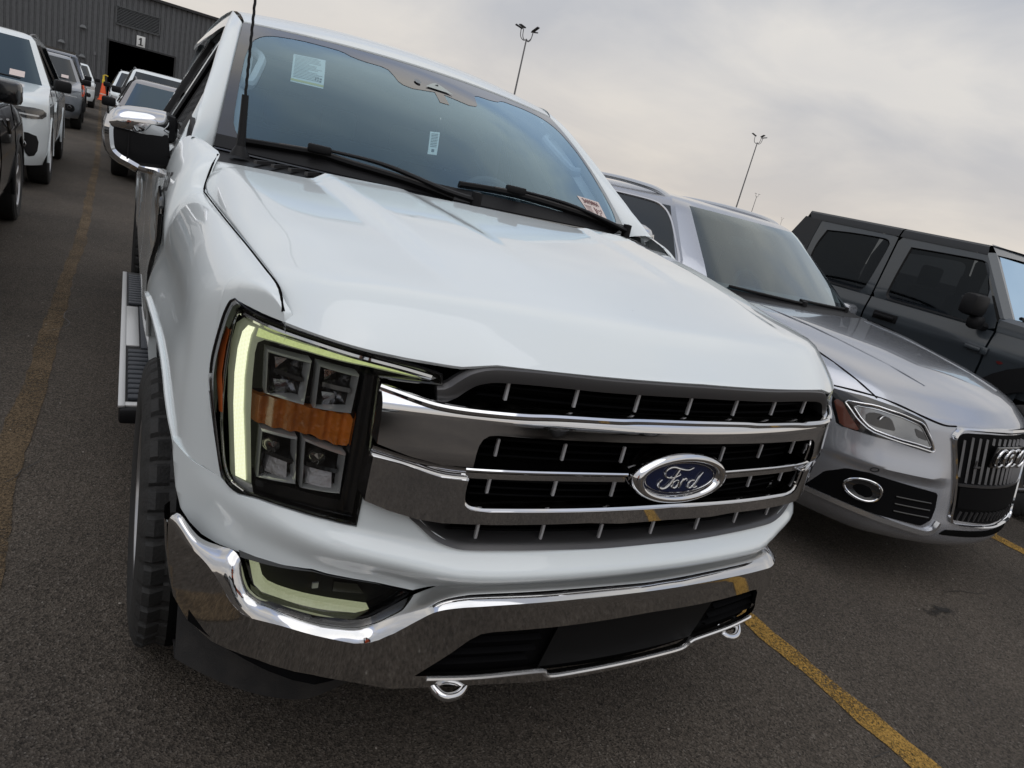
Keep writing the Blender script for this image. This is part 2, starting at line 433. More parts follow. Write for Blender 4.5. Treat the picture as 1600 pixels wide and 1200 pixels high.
# --- hood -----------------------------------------------------------------
def make_hood():
    zc = pl([(0, 1.163), (.006, 1.180), (.02, 1.200), (.05, 1.222), (.10, 1.243), (.2, 1.264), (.4, 1.297), (.7, 1.333), (1, 1.364)])
    ze = pl([(0, 1.157), (.006, 1.174), (.04, 1.2025), (.08, 1.211), (.30, 1.231), (.51, 1.249), (.86, 1.262), (.93, 1.272), (.955, 1.33), (1, 1.366)])
    xh = pl([(0, .842), (.10, .850), (.30, .870), (.51, .889), (.86, .902), (.93, .905), (.955, .889), (1, .868)])
    zl = pl([(0, 1.163), (.49, 1.156), (.555, 1.143), (.65, 1.145), (.73, 1.150), (.795, 1.154), (.846, 1.157)])
    Rr = pl([(0, .34), (.1, .26), (.3, .17), (.55, .12), (.9, .075), (1, .07)])
    T = [0, .004, .01, .018, .03, .045, .065, .09, .12, .155, .19, .23, .27, .31, .35, .4, .45, .5, .55, .6, .65, .7, .75, .8, .84, .87, .9, .915, .925, .935, .945, .955, .965, .975, .985, 1]
    U = [math.copysign(1-(1-abs(q))**1.7, q) for q in np.linspace(-1, 1, 121)]
    rows = []
    for t in T:
        row = []
        for u in U:
            x = u*xh(t); ax = abs(x)
            y0 = F(x); y1 = 1.05+.22*x*x
            y = y0+(y1-y0)*t
            cr_ = .018*ss(0, .3, t)
            ztop = zc(t)-cr_*u*u
            D = max(0, ztop-ze(t)); q = min(1, (xh(t)-ax)/Rr(t))
            zz = ztop-D*(1-math.sqrt(max(0, 1-(1-q)**2)))
            z = zz if t >= .10 else zl(x)+(zz-zl(x))*ss(0, .055, t)*(.6+.4*ss(0, .10, t)) if False else (zz if t >= .10 else (zl(x)*(1-(t/.10)**.5)+zz*(t/.10)**.5))
            # raised centre with creases each side, and an outer shoulder crease
            xd = .50+.12*t
            k = ss(.10, .60, t)
            z += .024*k*min(1, max(0, (xd-ax)/.035))
            xi = .22+.14*t
            z -= .008*ss(.25, .7, t)*min(1, max(0, (xi-ax)/.035))
            row.append((x, y, z))
        rows.append(row)
    b = MB()
    lip = [(x*.995, y+.035, z-.004) for x, y, z in rows[0]]
    edge = [(x*1.0, y+.004, z-.006) for x, y, z in rows[0]]
    G = [lip, edge]+rows
    # side rims turned down
    G2 = []
    for r in G:
        a, z = r[0], r[-1]
        G2.append([(a[0]+.004, a[1], a[2]-.03)]+r+[(z[0]-.004, z[1], z[2]-.03)])
    last = [(x, y+.002, z-.02) for x, y, z in G2[-1]]
    b.grid(G2+[last])
    return b.build("hood", WHITE, truck, sharp=40)
make_hood()

# --- front fender (built for the -x side, mirrored) -----------------------
SEAM = [(-.8435, .208, 1.157), (-.8460, .213, 1.176), (-.8490, .245, 1.203), (-.852, .285, 1.212), (-.859, .36, 1.219), (-.872, .50, 1.232), (-.893, .72, 1.250), (-.904, 1.06, 1.260), (-.906, 1.135, 1.270), (-.890, 1.165, 1.330), (-.871, 1.215, 1.366)]
AY, AZ, AR = .93, .42, .53
def arch_z(y, r=AR, p=3.0):
    d = abs(y-AY)/r
    return AZ+(r+.01)*(1-d**p)**(1/p) if d < 1 else None
def arch_x(y): return float(np.interp(y, [.40, .44, .50, .62, .78, .93, 1.08, 1.2, 1.32, 1.46], [.966, .978, .990, 1.000, 1.012, 1.020, 1.027, 1.028, 1.018, 1.0]))
def Finv(y): 
    xs = np.linspace(.5, 1.2, 400); return float(np.interp(y, [F(x) for x in xs], xs))
_S = cr([(-p[0]+(.004 if p[1] < 1.1 else .0015), p[1], p[2]) for p in SEAM]+[(.884, 1.27, 1.377), (.905, 1.34, 1.388), (.926, 1.42, 1.393)], 240)
SY = list(_S[:, 1]); SX = list(_S[:, 0]); SZ = list(_S[:, 2])
def fender_x(y, z):
    """half width of the wing at station y and height z (shoulder, flat side, flare)"""
    xs = float(np.interp(y, SY, SX)); zs = float(np.interp(y, SY, SZ))
    side = .985+.012*ss(.6, 1.2, y)-.006*math.sin(math.pi*ss(.9, 1.15, z))
    fl = arch_x(y)-side
    side += fl*(1-ss(.945, 1.10, z))*ss(.40, .55, y)
    t = min(1, max(0, (zs-z)/.21)); 
    S = xs+(side-xs)*math.sqrt(1-(1-t)**2)
    if y < .8:
        lim = Finv(y)+.30*ss(.45, .8, y); e = .02*min(1, max(.1, (y-.21)/.12))
        S = .5*(S+lim-math.sqrt((S-lim)**2+e*e))
    return S
def make_fender(s):
    lampz = [(.206, 1.1565), (.25, 1.158), (.30, 1.1615), (.314, 1.1625), (.330, 1.13), (.345, 1.09), (.351, 1.05), (.3525, 1.0), (.3535, .80)]
    ys = [.2085, .2105, .213, .218, .225, .235, .25, .27, .29, .305, .314, .322, .330, .338, .345, .351, .3525, .3535, .36, .37, .385, .40, .415, .43, .44, .45, .46, .475, .49, .51, .54, .58]+list(np.linspace(.62, 1.10, 17))+[1.12, 1.135, 1.145, 1.155, 1.165, 1.18, 1.20, 1.215, 1.24, 1.27, 1.30, 1.33, 1.36, 1.39, 1.405, 1.42]
    rows = []
    for y in ys:
        zs = float(np.interp(y, SY, SZ))
        if y < .354: zl = float(np.interp(y, [a for a, b in lampz], [b for a, b in lampz]))
        elif y < .43: zl = .798
        else: zl = arch_z(y) or .54
        zl = max(.54, zl)
        h = [1-(1-q)**1.0 for q in np.linspace(0, 1, 40)]
        row = []
        for q in h:
            z = zs-.0005+(zl-zs)*(q**1.6)
            row.append((-fender_x(y, z), y, z))
        rows.append(row)
    b = MB(); b.shell(rows, (.014, 0, 0))
    # strip behind the lamp's outer edge
    A = [(-.905, .300, .800), (-.912, .311, .83), (-.929, .340, .917), (-.939, .358, .977), (-.9405, .3535, 1.0)]
    A = cr(A, 12); b.grid([A, [(-fender_x(.354, z), .354, z) for x, y, z in A], [(-fender_x(.36, z), .36, z) for x, y, z in A]])
    if s > 0: b = b.mirrored()
    o = b.build("front_fender", WHITE, truck, sharp=40)
    # rolled lip along the wheel arch
    A = []
    for y in [.432, .4345, .438, .443, .45, .46, .475, .50, .54, .58]+list(np.linspace(.62, 1.25, 16))+[1.28, 1.32, 1.36, 1.385, 1.40, 1.41, 1.417, 1.421]:
        A.append((-arch_x(y)-.002+.012*ss(.55, .43, y), y, arch_z(min(1.4598, max(.4002, y)))))
    A = [a for a in A if a[2] > .60]
    l = MB(); l.tube(cr(A, 90), .007, 8)
    l.grid([[(x+.004, y, z) for x, y, z in A], [(x+.05, y, z-.01) for x, y, z in A]])
    (l if s < 0 else l.mirrored()).build("arch_lip", WHITE, o)
    # dark gap between hood and wing
    g = MB(); g.tube(cr([(x-.0005, y, z-.002) for x, y, z in SEAM[1:]], 80), .0031, 6)
    (g if s < 0 else g.mirrored()).build("hood_gap", DARK, o)
    # wheel well
    w = MB()
    W = [[(x, AY+r*math.cos(q), max(.28, AZ+r*math.sin(q))) for q in np.linspace(-.35, math.pi+.35, 24)] for x, r in ((-.965, .515), (-.60, .52), (-.58, .50))]
    w.grid(W); w.poly([(-.585, AY+.52*math.cos(q), max(.28, AZ+.52*math.sin(q))) for q in np.linspace(-.35, math.pi+.35, 24)])
    if s > 0: w = w.mirrored()
    w.build("wheel_well", DARK, truck)
    return o
make_fender(-1); make_fender(1)

# --- front fascia (white band under grille and lamps) ----------------------
def make_fascia():
    out = [(0, .769), (.2, .769), (.44, .767), (.475, .769), (.506, .777), (.546, .800), (.583, .834), (.645, .854), (.683, .866), (.6845, .795), (.74, .802), (.795, .802), (.846, .796), (.875, .786), (.893, .792), (.905, .800), (.932, .797), (.951, .795), (.966, .80), (.984, .81), (.981, .77), (.973, .71), (.962, .672), (.945, .657), (.925, .650), (.902, .653), (.856, .667), (.75, .692), (.63, .676), (.556, .661), (.521, .676), (.465, .686), (.405, .690), (.25, .694), (0, .700)]
    zcr = pl([(0, .728), (.18, .724), (.43, .716), (.50, .72), (.62, .742), (.80, .768), (.90, .765), (1, .75)])
    amp = pl([(0, .045), (.5, .040), (.8, .020), (.9, .008), (.96, 0)])
    def f(x, z):
        c = zcr(x); a = amp(x)
        if z > c: k = 1-ss(c, c+.045, z)*1.0
        else: k = 1-.9*ss(0, 1, (c-z)/.065)
        return F(x)-a*k+.002
    b = MB(); b.patch(out, f, XP, np.arange(.655, .87, .0085), depth=.03, mirror=True)
    b.build("front_fascia", WHITE, truck, sharp=45)
make_fascia()

# --- grille ----------------------------------------------------------------
def refine(out, d=.02):
    r = []
    for a, b in zip(out, out[1:]+out[:1]):
        n = max(1, int(math.dist(a, b)/d))
        r += [(a[0]+(b[0]-a[0])*k/n, a[1]+(b[1]-a[1])*k/n) for k in range(n)]
    return r
def make_grille():
    # black backing: the part itself
    b = MB(); b.patch([(0, .775), (.47, .775), (.57, .83), (.69, .87), (.69, 1.10), (.585, 1.105), (.52, 1.145), (0, 1.158)], lambda x, z: F(x)+.075, mirror=True)
    gr = b.build("grille", DARK, truck)
    # horizontal dark louvres
    lou = MB()
    for z in (1.128, 1.107, 1.086, 1.014, .996, .978, .960, .922, .905, .888, .872, .822, .808, .790):
        w = .50 if z > 1.05 else (.47 if z > .85 else .50)
        xs = np.linspace(-w, w, 41)
        lou.grid([[(x, F(x)+.032, z+.002) for x in xs], [(x, F(x)+.030, z) for x in xs], [(x, F(x)+.032, z-.003) for x in xs], [(x, F(x)+.072, z-.004) for x in xs]])
    lou.build("louvre_set", MATT, gr)
    # satin surround: swept frame round the top and the bottom
    top = [(x, F(x)+.008, z) for x, z in [(-.588, 1.094), (-.570, 1.099), (-.549, 1.119), (-.527, 1.135), (-.492, 1.146), (-.44, 1.150), (-.36, 1.152), (-.25, 1.152), (-.12, 1.154), (0, 1.155)]]
    top = cr(top+mir(top[:-1][::-1]), 90)
    s_ = MB(); s_.sweep(top, [(-.012, .006), (.0, .008), (.012, .003), (.016, -.010), (.016, -.022), (-.03, -.022)], up=(0, -.18, 1))
    low = [(x, F(x)+.006, z) for x, z in [(-.588, .832), (-.563, .812), (-.535, .789), (-.507, .7755), (-.47, .767), (-.40, .767), (-.30, .768), (-.15, .768), (0, .770)]]
    low = cr(low+mir(low[:-1][::-1]), 90)
    s_.sweep(low, [(.012, -.004), (.004, .003), (-.004, .007), (-.03, .010), (-.06, .011), (-.06, -.004)], up=(0, -.1, 1))
    s_.build("surround", SATIN, gr, sharp=25)
    # upper chrome bar with its wings
    up_top = [(0, 1.079), (.16, 1.078), (.217, 1.076), (.36, 1.074), (.43, 1.071), (.525, 1.070), (.586, 1.072), (.63, 1.078), (.688, 1.088)]
    up_in = [(.688, .988), (.626, .970), (.565, .959), (.508, .960), (.508, .985), (.505, 1.004), (.499, 1.017), (.488, 1.025), (.47, 1.0275), (.42, 1.028), (.25, 1.031), (.10, 1.033), (0, 1.033)]
    def fu(x, z):
        t = (z-.96)/.12
        return F(x)-.036+.11*(z-.97)+.03*max(0, 1-(z-.955)/.03)**2*.15+(.05*(max(0, z-1.055)/.03)**2)*.4
    b = MB(); b.patch(up_top+up_in, fu, XP, np.arange(.963, 1.09, .006), depth=.05, mirror=True)
    b.build("chrome_bar", CHROME, gr, sharp=50)
    e = MB()
    t1 = [(x, fu(x, z)-.002, z-.003) for x, z in up_top]; t1 = [(-x, y, z) for x, y, z in t1[::-1]]+t1[1:]
    e.tube(cr(t1, 110), .0085, 10, flat=1.0)
    e.build("chrome_edge", CHROME, gr)
    # lower chrome frame
    lo_top = [(.689, .960), (.622, .946), (.559, .931), (.508, .928), (.509, .906), (.507, .885), (.502, .873), (.490, .865), (.47, .862), (.448, .861), (.30, .866), (.15, .870), (0, .873)]
    lo_bot = [(0, .842), (.14, .839), (.22, .842), (.44, .834), (.54, .833), (.588, .838), (.647, .853), (.690, .869)]
    def fl(x, z):
        t = (z-.835)/.10
        return F(x)-.028-.02*(z-.88)
    b = MB(); b.patch(lo_top+lo_bot, fl, XP, np.arange(.838, .96, .006), depth=.05, mirror=True)
    b.build("chrome_bar", CHROME, gr, sharp=50)
    e = MB()
    path = [(x, F(x)-.017, z) for x, z in lo_top]
    left = [(-x, y, z) for x, y, z in path]
    e.tube(cr(left[:4], 24), .005, 8); e.tube(cr(path[:4], 24), .005, 8)
    U = left[3:]+path[3:-1][::-1]
    e.tube(cr(U, 120), .0065, 8)
    I = [(x, F(x)-.019, z) for x, z in up_in[3:]]
    e.tube(cr([(-x, y, z) for x, y, z in I]+I[:-1][::-1], 130), .0025, 6)
    e.build("chrome_edge", CHROME, gr)
    # thin middle rail each side of the badge
    for s in (-1, 1):
        p = cr([(s*x, F(x)-.012, z) for x, z in [(.688, .9715), (.621, .956), (.559, .947), (.50, .9445), (.40, .9465), (.30, .949), (.145, .950)]], 50)
        m = MB(); m.tube(p, .0055, 10)
        m.sweep([(a, b_+.004, c-.012) for a, b_, c in p], [(-.004, .006), (.004, .006), (.004, -.006), (-.004, -.006)])
        m.build("middle_rail", CHROME, gr)
    # grey upright fins
    fins = [(1.103, .020, [-.449, -.300, -.149, 0, .154, .308, .457]), (.983, .019, [-.442, -.294, -.146, .165, .320, .480]), (.900, .0185, [-.441, -.293, -.145, .320, .476]), (.794, .018, [-.442, -.294, -.145, .006, .160, .316, .474])]
    for z, h, xs in fins:
        for x in xs:
            fb = MB(); fb.box((x, F(x)+.018, z), (.0066, .007, h*2), bev=.0015)
            fb.build("fin", FINM, gr)
    # badge
    bd = MB()
    def ell(a, b_, y, n=64): return [(a*math.cos(q), y, .947+b_*math.sin(q)) for q in [2*math.pi*k/n for k in range(n)]]
    bd.grid([ell(.136, .058, .03), ell(.141, .063, .002), ell(.143, .0645, -.012), ell(.140, .062, -.026), ell(.133, .056, -.035), ell(.123, .049, -.037), ell(.115, .0445, -.033), ell(.112, .0425, -.026), ell(.110, .041, -.022)], close_u=True)
    bd.build("badge", CHROME, gr, sharp=60)
    d = MB(); d.poly(ell(.1115, .0425, -.0225, 48))
    d.build("badge_field", pm("badge_blue", (.004, .010, .045), .12, coat=.8), gr)
    l = MB()
    l.tube(ell(.1045, .0372, -.0235, 64)+[ell(.1045, .0372, -.0235, 64)[0]], .0011, 6)
    def stroke(p, r):
        pts = [(x-.008, -.0245, z-.0015) for x, z in p]
        q = cr(pts, max(12, len(pts)*6)); n = len(q)
        l.tube(q, [r*(.55+.45*math.sin(math.pi*(i+.5)/n)) for i in range(n)], 8)
    stroke([(-.022, .953), (-.030, .950), (-.040, .954), (-.045, .964), (-.038, .973), (-.024, .976), (-.006, .972), (.012, .969), (.026, .969), (.038, .974)], .0026)
    stroke([(-.003, .969), (-.008, .960), (-.015, .946), (-.022, .934), (-.032, .926), (-.046, .925), (-.054, .932), (-.054, .940), (-.048, .946)], .0029)
    stroke([(-.026, .949), (-.013, .951), (-.004, .954), (.003, .957), (-.001, .960)], .0019)
    stroke([(-.003, .944), (-.011, .939), (-.013, .930), (-.007, .925), (.001, .927), (.005, .935), (.003, .942), (-.004, .944)], .0023)
    stroke([(.016, .947), (.013, .935), (.010, .924)], .0026); stroke([(.013, .935), (.019, .945), (.025, .947), (.029, .942)], .0022)
    stroke([(.053, .942), (.042, .942), (.036, .934), (.039, .925), (.048, .925), (.056, .935)], .0023); stroke([(.072, .962), (.065, .953), (.060, .940), (.056, .930), (.058, .924), (.066, .927)], .0027)
    l.build("badge_lettering", pm("badge_silver", (.7, .7, .7), .15, metal=1), gr)
make_grille()

# --- headlights --------------------------------------------------------------
HL = [(.914, 1.161), (.898, 1.155), (.875, 1.150), (.844, 1.148), (.795, 1.147), (.734, 1.143), (.651, 1.134), (.585, 1.122), (.580, 1.103), (.644, 1.101), (.691, 1.101), (.683, .947), (.6855, .799), (.74, .806), (.795, .806), (.846, .800), (.875, .790), (.895, .798), (.907, .823), (.924, .917), (.934, .977), (.936, 1.026), (.930, 1.091), (.923, 1.137)]
HL = [tuple(p) for p in cr(HL[13:]+HL[:8], 100)]+HL[8:13]
XH = [x for x in np.arange(.57, .9, .02)]+[.9, .91, .92, .93]
def fo(off): return lambda x, z: F(x)+off
def make_headlight(s):
    def put(b, name, mat, par=None, **k):
        par = par or hd
        if s < 0: b = b.mirrored()
        return b.build(name, mat, par, **k)
    # housing behind the lens
    def back(x, z): return F(x)+.075 if x < .86 else F(x)+.075-.05*(x-.86)/.08
    hd = None; hd = put(MB().patch(HL, back, XH, .04, depth=-.068), "headlight", GBLACK, truck)
    # chrome and black rim following the outline
    rim = [(x, F(x)+.006, z) for x, z in refine(HL, .02)]
    put(MB().tube([*rim, rim[0]], .003, 6), "rim", GBLACK)
    tp = [(x, F(x)+.010, z-.007) for x, z in [(.907, 1.150), (.898, 1.148), (.875, 1.144), (.844, 1.142), (.795, 1.141), (.734, 1.137), (.651, 1.128), (.60, 1.120)]]
    ch = MB(); ch.tube(cr(tp, 40), .005, 8, flat=1.3)
    ol = [(x, F(x)+.006, z) for x, z in [(.868, .797), (.890, .805), (.901, .83), (.909, .88), (.914, .93), (.9155, 1.02), (.9135, 1.08), (.911, 1.12), (.905, 1.145)]]
    ch.tube(cr(ol, 40), .0028, 8)
    put(ch, "chrome_trim", CHROME)
    # lit band: upright limb and long upper limb
    band = [(.888, .812), (.896, .888), (.904, .958), (.908, 1.02), (.907, 1.075), (.903, 1.112), (.893, 1.128), (.875, 1.130), (.858, 1.128), (.776, 1.129), (.677, 1.123), (.604, 1.116), (.618, 1.104), (.710, 1.112), (.804, 1.112), (.848, 1.109), (.864, 1.106), (.873, 1.096), (.875, 1.075), (.874, 1.02), (.870, .947), (.857, .815)]
    def fband(x, z):
        return F(x)+.020
    put(MB().patch(band, fband, XH, .02, depth=.02), "daytime_lamp", LED, sharp=60)
    core = [(.882, .815), (.890, .888), (.897, .958), (.9005, 1.02), (.9, 1.07), (.896, 1.105), (.889, 1.121), (.880, 1.122), (.884, 1.105), (.886, 1.07), (.886, 1.02), (.882, .958), (.874, .888), (.866, .816)]
    put(MB().patch(core, fo(.0165), XH, .02, depth=.003), "lamp_core", LED_CORE, sharp=60)
    arm = [(.876, 1.108), (.874, 1.124), (.858, 1.123), (.776, 1.1245), (.677, 1.119), (.612, 1.1135), (.622, 1.108), (.710, 1.115), (.804, 1.115), (.848, 1.112), (.868, 1.109)]
    put(MB().patch(arm, fo(.0165), XH, .02, depth=.003), "lamp_core", LED_ARM, sharp=60)
    put(MB().patch([(.886, .810), (.856, .813), (.852, .795), (.878, .791)], fo(.018), XH, .02, depth=.02), "clear_corner", CLEARP)
    put(MB().patch([(.603, 1.117), (.617, 1.104), (.600, 1.104), (.588, 1.110)], fo(.016), XH, .02, depth=.02), "clear_corner", CLEARP)
    # amber side marker
    put(MB().patch([(.921, 1.104), (.9165, 1.102), (.9195, 1.068), (.921, 1.014), (.914, .937), (.919, .935), (.928, 1.000), (.9295, 1.057)], fo(-.005), [.92, .925], .02, depth=.012), "side_marker", AMBER_M)
    # four lamp cells with clear frames, amber turn lamp between
    cells = [((.858, 1.088), (.792, 1.095), (.794, 1.008), (.853, 1.003)), ((.782, 1.094), (.717, 1.091), (.720, 1.015), (.780, 1.008)),
             ((.852, .931), (.797, .941), (.789, .846), (.849, .829)), ((.788, .944), (.717, .933), (.716, .849), (.782, .842))]
    for i, q in enumerate(cells):
        cx = sum(a for a, b in q)/4; cz = sum(b for a, b in q)/4
        fr = MB()
        o = refine(list(q), .012)
        pth = [(x, F(x)+.032, z) for x, z in o]
        n = len(pth)
        ring = [[(p[0]+(cx-p[0])*k, F(p[0]+(cx-p[0])*k)+d, p[2]+(cz-p[2])*k) for p in pth] for k, d in ((0, .06), (0, .030), (.06, .024), (.13, .030), (.17, .06))]
        fr.grid(ring, close_u=True)
        put(fr, "lamp_cell", CLEARP, sharp=30)
        rf = MB()
        bowl = [[(p[0]+(cx-p[0])*k, F(cx)+d+.6*(p[0]-cx)*.4, p[2]+(cz-p[2])*k) for p in pth] for k, d in ((.12, .045), (.35, .060), (.62, .068), (1, .070))]
        rf.grid(bowl, close_u=True)
        put(rf, "reflector", pm("dark_lamp_reflector", (.16, .16, .17), .18, metal=1., bump=(45, .3)))
        sh = MB()
        zz = cz+(.006 if i < 2 else .002)
        x0, x1 = min(a for a, b in q)+.010, max(a for a, b in q)-.010
        xs = np.linspace(x0, x1, 8)
        sh.grid([[(x, F(x)+.030, zz+.004) for x in xs], [(x, F(x)+.028, zz-.004) for x in xs], [(x, F(x)+.07, zz-.006) for x in xs], [(x, F(x)+.07, zz+.008) for x in xs], [(x, F(x)+.030, zz+.004) for x in xs]])
        put(sh, "shelf", GBLACK)
        if i in (0, 1):
            br = MB(); br.poly([(cx+.024, F(cx)+.042, cz+.036), (cx+.002, F(cx)+.040, cz+.034), (cx-.004, F(cx)+.055, cz+.012), (cx+.018, F(cx)+.05, cz+.012)])
            put(br, "facet", REFLECTOR, smooth=False); br = MB()
            br.poly([(cx+.020, F(cx)+.05, cz-.010), (cx-.004, F(cx)+.048, cz-.012), (cx-.010, F(cx)+.062, cz-.034), (cx+.012, F(cx)+.06, cz-.032)])
            put(br, "facet", REFLECTOR, smooth=False)
        else:
            br = MB(); br.grid([[(x, F(x)+.050, cz-.010) for x in np.linspace(x0+.004, x1-.004, 6)], [(x, F(x)+.036, cz-.040) for x in np.linspace(x0+.004, x1-.004, 6)]])
            put(br, "facet", pm("pale_lamp_floor", (.34, .33, .34), .35, metal=.7, bump=(70, .3)))
            ob = MB(); ob.lathe([(.001, .03), (.012, .034), (.017, .045), (.017, .062)], (cx+.010, F(cx), cz+.020), 'y', 20)
            put(ob, "projector", pm("lamp_projector", (.12, .11, .10), .1, metal=.8, coat=1))
    am = [(.869, .990), (.818, 1.003), (.781, 1.004), (.718, 1.009), (.709, .995), (.709, .965), (.716, .946), (.722, .942), (.780, .951), (.842, .938), (.869, .937)]
    def fam(x, z): return F(x)+.040+.0045*math.cos((x-.70)*260)
    put(MB().patch(am, fam, np.arange(.70, .87, .003), .012, depth=.02), "turn_signal", AMBER, sharp=70)
    # tiny vent lines on the bezel, and the clear cover
    vl = MB()
    for k in range(7): vl.box((.706-.0018*k, F(.70)+.030, .938-.0035*k*.2), (.0008, .002, .02))
    put(vl, "vent_mark", pm("moulded_grey", (.2, .2, .2), .4), hd)
    bz = MB(); bz.patch([(.712, 1.094), (.694, 1.096), (.687, .947), (.690, .804), (.74, .810), (.795, .810), (.85, .806), (.851, .824), (.80, .838), (.715, .838)], fo(.024), XH, .03, depth=.03)
    put(bz, "bezel", GBLACK)
    put(MB().patch(HL, fo(-.0015), XH, .03), "lens", LENS)
make_headlight(-1); make_headlight(1)

# --- bumper ------------------------------------------------------------------
def make_bumper():
    cre = [(0, .693), (.09, .693), (.29, .688), (.44, .680), (.49, .676), (.535, .665), (.567, .638), (.602, .602), (.627, .582), (.643, .573), (.665, .571), (.681, .573), (.746, .585), (.80, .587), (.84, .578), (.853, .575), (.866, .579), (.879, .589), (.892, .608), (.904, .626), (.925, .648), (.954, .660), (.98, .672), (.991, .678)]
    bot = [(.9905, .668), (.986, .61), (.976, .542), (.967, .501), (.942, .468), (.90, .458), (.826, .473), (.727, .473), (.64, .452), (.575, .434), (.569, .433), (.384, .433), (.18, .419), (0, .419)]
    inl = [(0, .448), (.119, .447), (.205, .446), (.23, .460), (.242, .469), (.394, .467), (.53, .472), (.474, .539), (.445, .580), (.425, .598), (.40, .603), (.257, .608), (.05, .618), (0, .619)]
    def f(x, z):
        return FB(x)-.02*(1-ss(.88, .97, abs(x))*.6)+.22*max(0, .685-z)
    b = MB(); b.patch(cre+bot+inl, f, [x for x in XP if x < .985], np.arange(.425, .69, .011), depth=.012, mirror=True)
    # shoulder from the crease back to the body
    top = [(0, .699), (.19, .698), (.41, .692), (.47, .688), (.515, .677), (.558, .655), (.60, .624), (.628, .603), (.648, .594), (.665, .592), (.69, .5935), (.79, .602), (.825, .600), (.838, .604), (.848, .612), (.856, .63), (.862, .65), (.868, .668), (.88, .678), (.90, .672), (.935, .672), (.968, .700), (.979, .694)]
    bk = [pl(top), pl(cre)]
    A = cr([(x, f(x, z), z) for x, z in cre], 120); B = cr([(x, FB(x)+(.05 if x < .9 else .05-.03*(x-.9)/.08), z) for x, z in top], 120)
    mid1 = [(a[0], a[1]-.004, a[2]+.006) for a in A]
    mids = [[tuple(m+(np.array(q)-m)*t+np.array((0, -.006*math.sin(math.pi*t), .006*math.sin(math.pi*t)))) for m, q in zip(A, B)] for t in (.0, .12, .3, .5, .7, .88, 1)]
    inn = [(p[0], p[1]+.012, p[2]-.02) for p in B]
    b.grid(mids+[inn]); b.grid([[(-x, y, z) for x, y, z in r] for r in mids+[inn]])
    # end wrap to the wheel opening
    for sx in (1, -1):
        E = [[(sx*x, FB(min(x, .985))+d, z) for x, z in [(.991, .678), (.9905, .668), (.986, .61), (.976, .542), (.967, .501)]] for d in (0, .03, .10, .13)]
        E = [[(p[0]+sx*(.004 if i == 1 else (.002 if i == 2 else -.01 if i == 3 else 0)), f(min(abs(p[0]), .99), p[2])+(0, .02, .07, .09)[i], p[2]) for p in r] for i, r in enumerate(E)]
        b.grid(E)
    bp = b.build("front_bumper", CHROME_D, truck, sharp=40, weld=4e-4)
    # bright lower lip below the intake
    lip = [(.505, .4695), (.394, .4665), (.242, .4685), (.23, .4595), (.205, .4455), (.119, .4465), (0, .4475)]
    P = [(x, f(x, z)-.004, z-.002) for x, z in lip]; P = [(-x, y, z) for x, y, z in P]+P[:-1][::-1]
    P = cr(P, 90); b = MB(); b.tube([tuple(p) for p in P], .0055, 8)
    b.build("lower_lip", pm("bright_lip", (.88, .88, .89), .22, metal=.9), bp)
    # intake insert
    b = MB(); b.patch([(0, .430), (.55, .450), (.62, .46), (.60, .56), (.46, .612), (0, .63)], lambda x, z: FB(x)-.02+.22*max(0, .685-z)+.024, XP, .02, mirror=True)
    for sx in (-1, 1):
        for z, x0, x1 in ((.565, .27, .44), (.530, .27, .47), (.50, .28, .50)):
            xs = np.linspace(x0, x1, 10)
            k0 = -.02+.22*(.685-z)
            b.grid([[(sx*x, FB(x)+k0+.020, z+.006) for x in xs], [(sx*x, FB(x)+k0+.007, z) for x in xs], [(sx*x, FB(x)+k0+.022, z-.007) for x in xs]])
    b.patch([(0, .41), (.60, .43), (.94, .47), (.94, .56), (.64, .585), (.58, .64), (0, .66)], lambda x, z: FB(x)+.115-.085*ss(.56, .74, abs(x)), XP, .03, mirror=True)
    b.build("lower_intake", MATT, bp)
    b = MB(); xs = np.linspace(-.24, .24, 13)
    b.grid([[(x, FB(x)+.020, .624) for x in xs], [(x, FB(x)+.006, .612) for x in xs], [(x, FB(x)+.038, .466) for x in xs], [(x, FB(x)+.055, .456) for x in xs]])
    b.build("plate_panel", pm("dull_black_panel", (.006, .006, .0065), .6, spec=.2), bp)
    # black strip in the gap between body and bumper
    b = MB(); xs = np.linspace(-.955, .955, 90)
    zt = pl([(0, .712), (.41, .702), (.52, .69), (.56, .676), (.63, .69), (.75, .703), (.86, .678), (.93, .668), (1, .69)])
    zb = pl([(0, .68), (.45, .675), (.55, .62), (.64, .575), (.85, .575), (.88, .64), (1, .66)])
    b.grid([[(x, F(x)+.030, zt(x)) for x in xs], [(x, F(x)+.034, .5*(zt(x)+zb(x))) for x in xs], [(x, F(x)+.040, zb(x)) for x in xs]])
    b.build("gap_filler", BLACK, bp)
    # under-bumper valance
    b = MB(); xs = np.linspace(-.95, .95, 70)
    b.grid([[(x, FB(x)+.10, .52) for x in xs], [(x, FB(x)+.085+.04*abs(x), .43+.02*abs(x)) for x in xs], [(x, FB(x)*.8+.14, .405-.09*ss(.52, .72, abs(x))) for x in xs], [(x, FB(x)*.8+.32, .395-.09*ss(.52, .72, abs(x))) for x in xs]])
    b.build("valance", BLACK_DUST, bp)
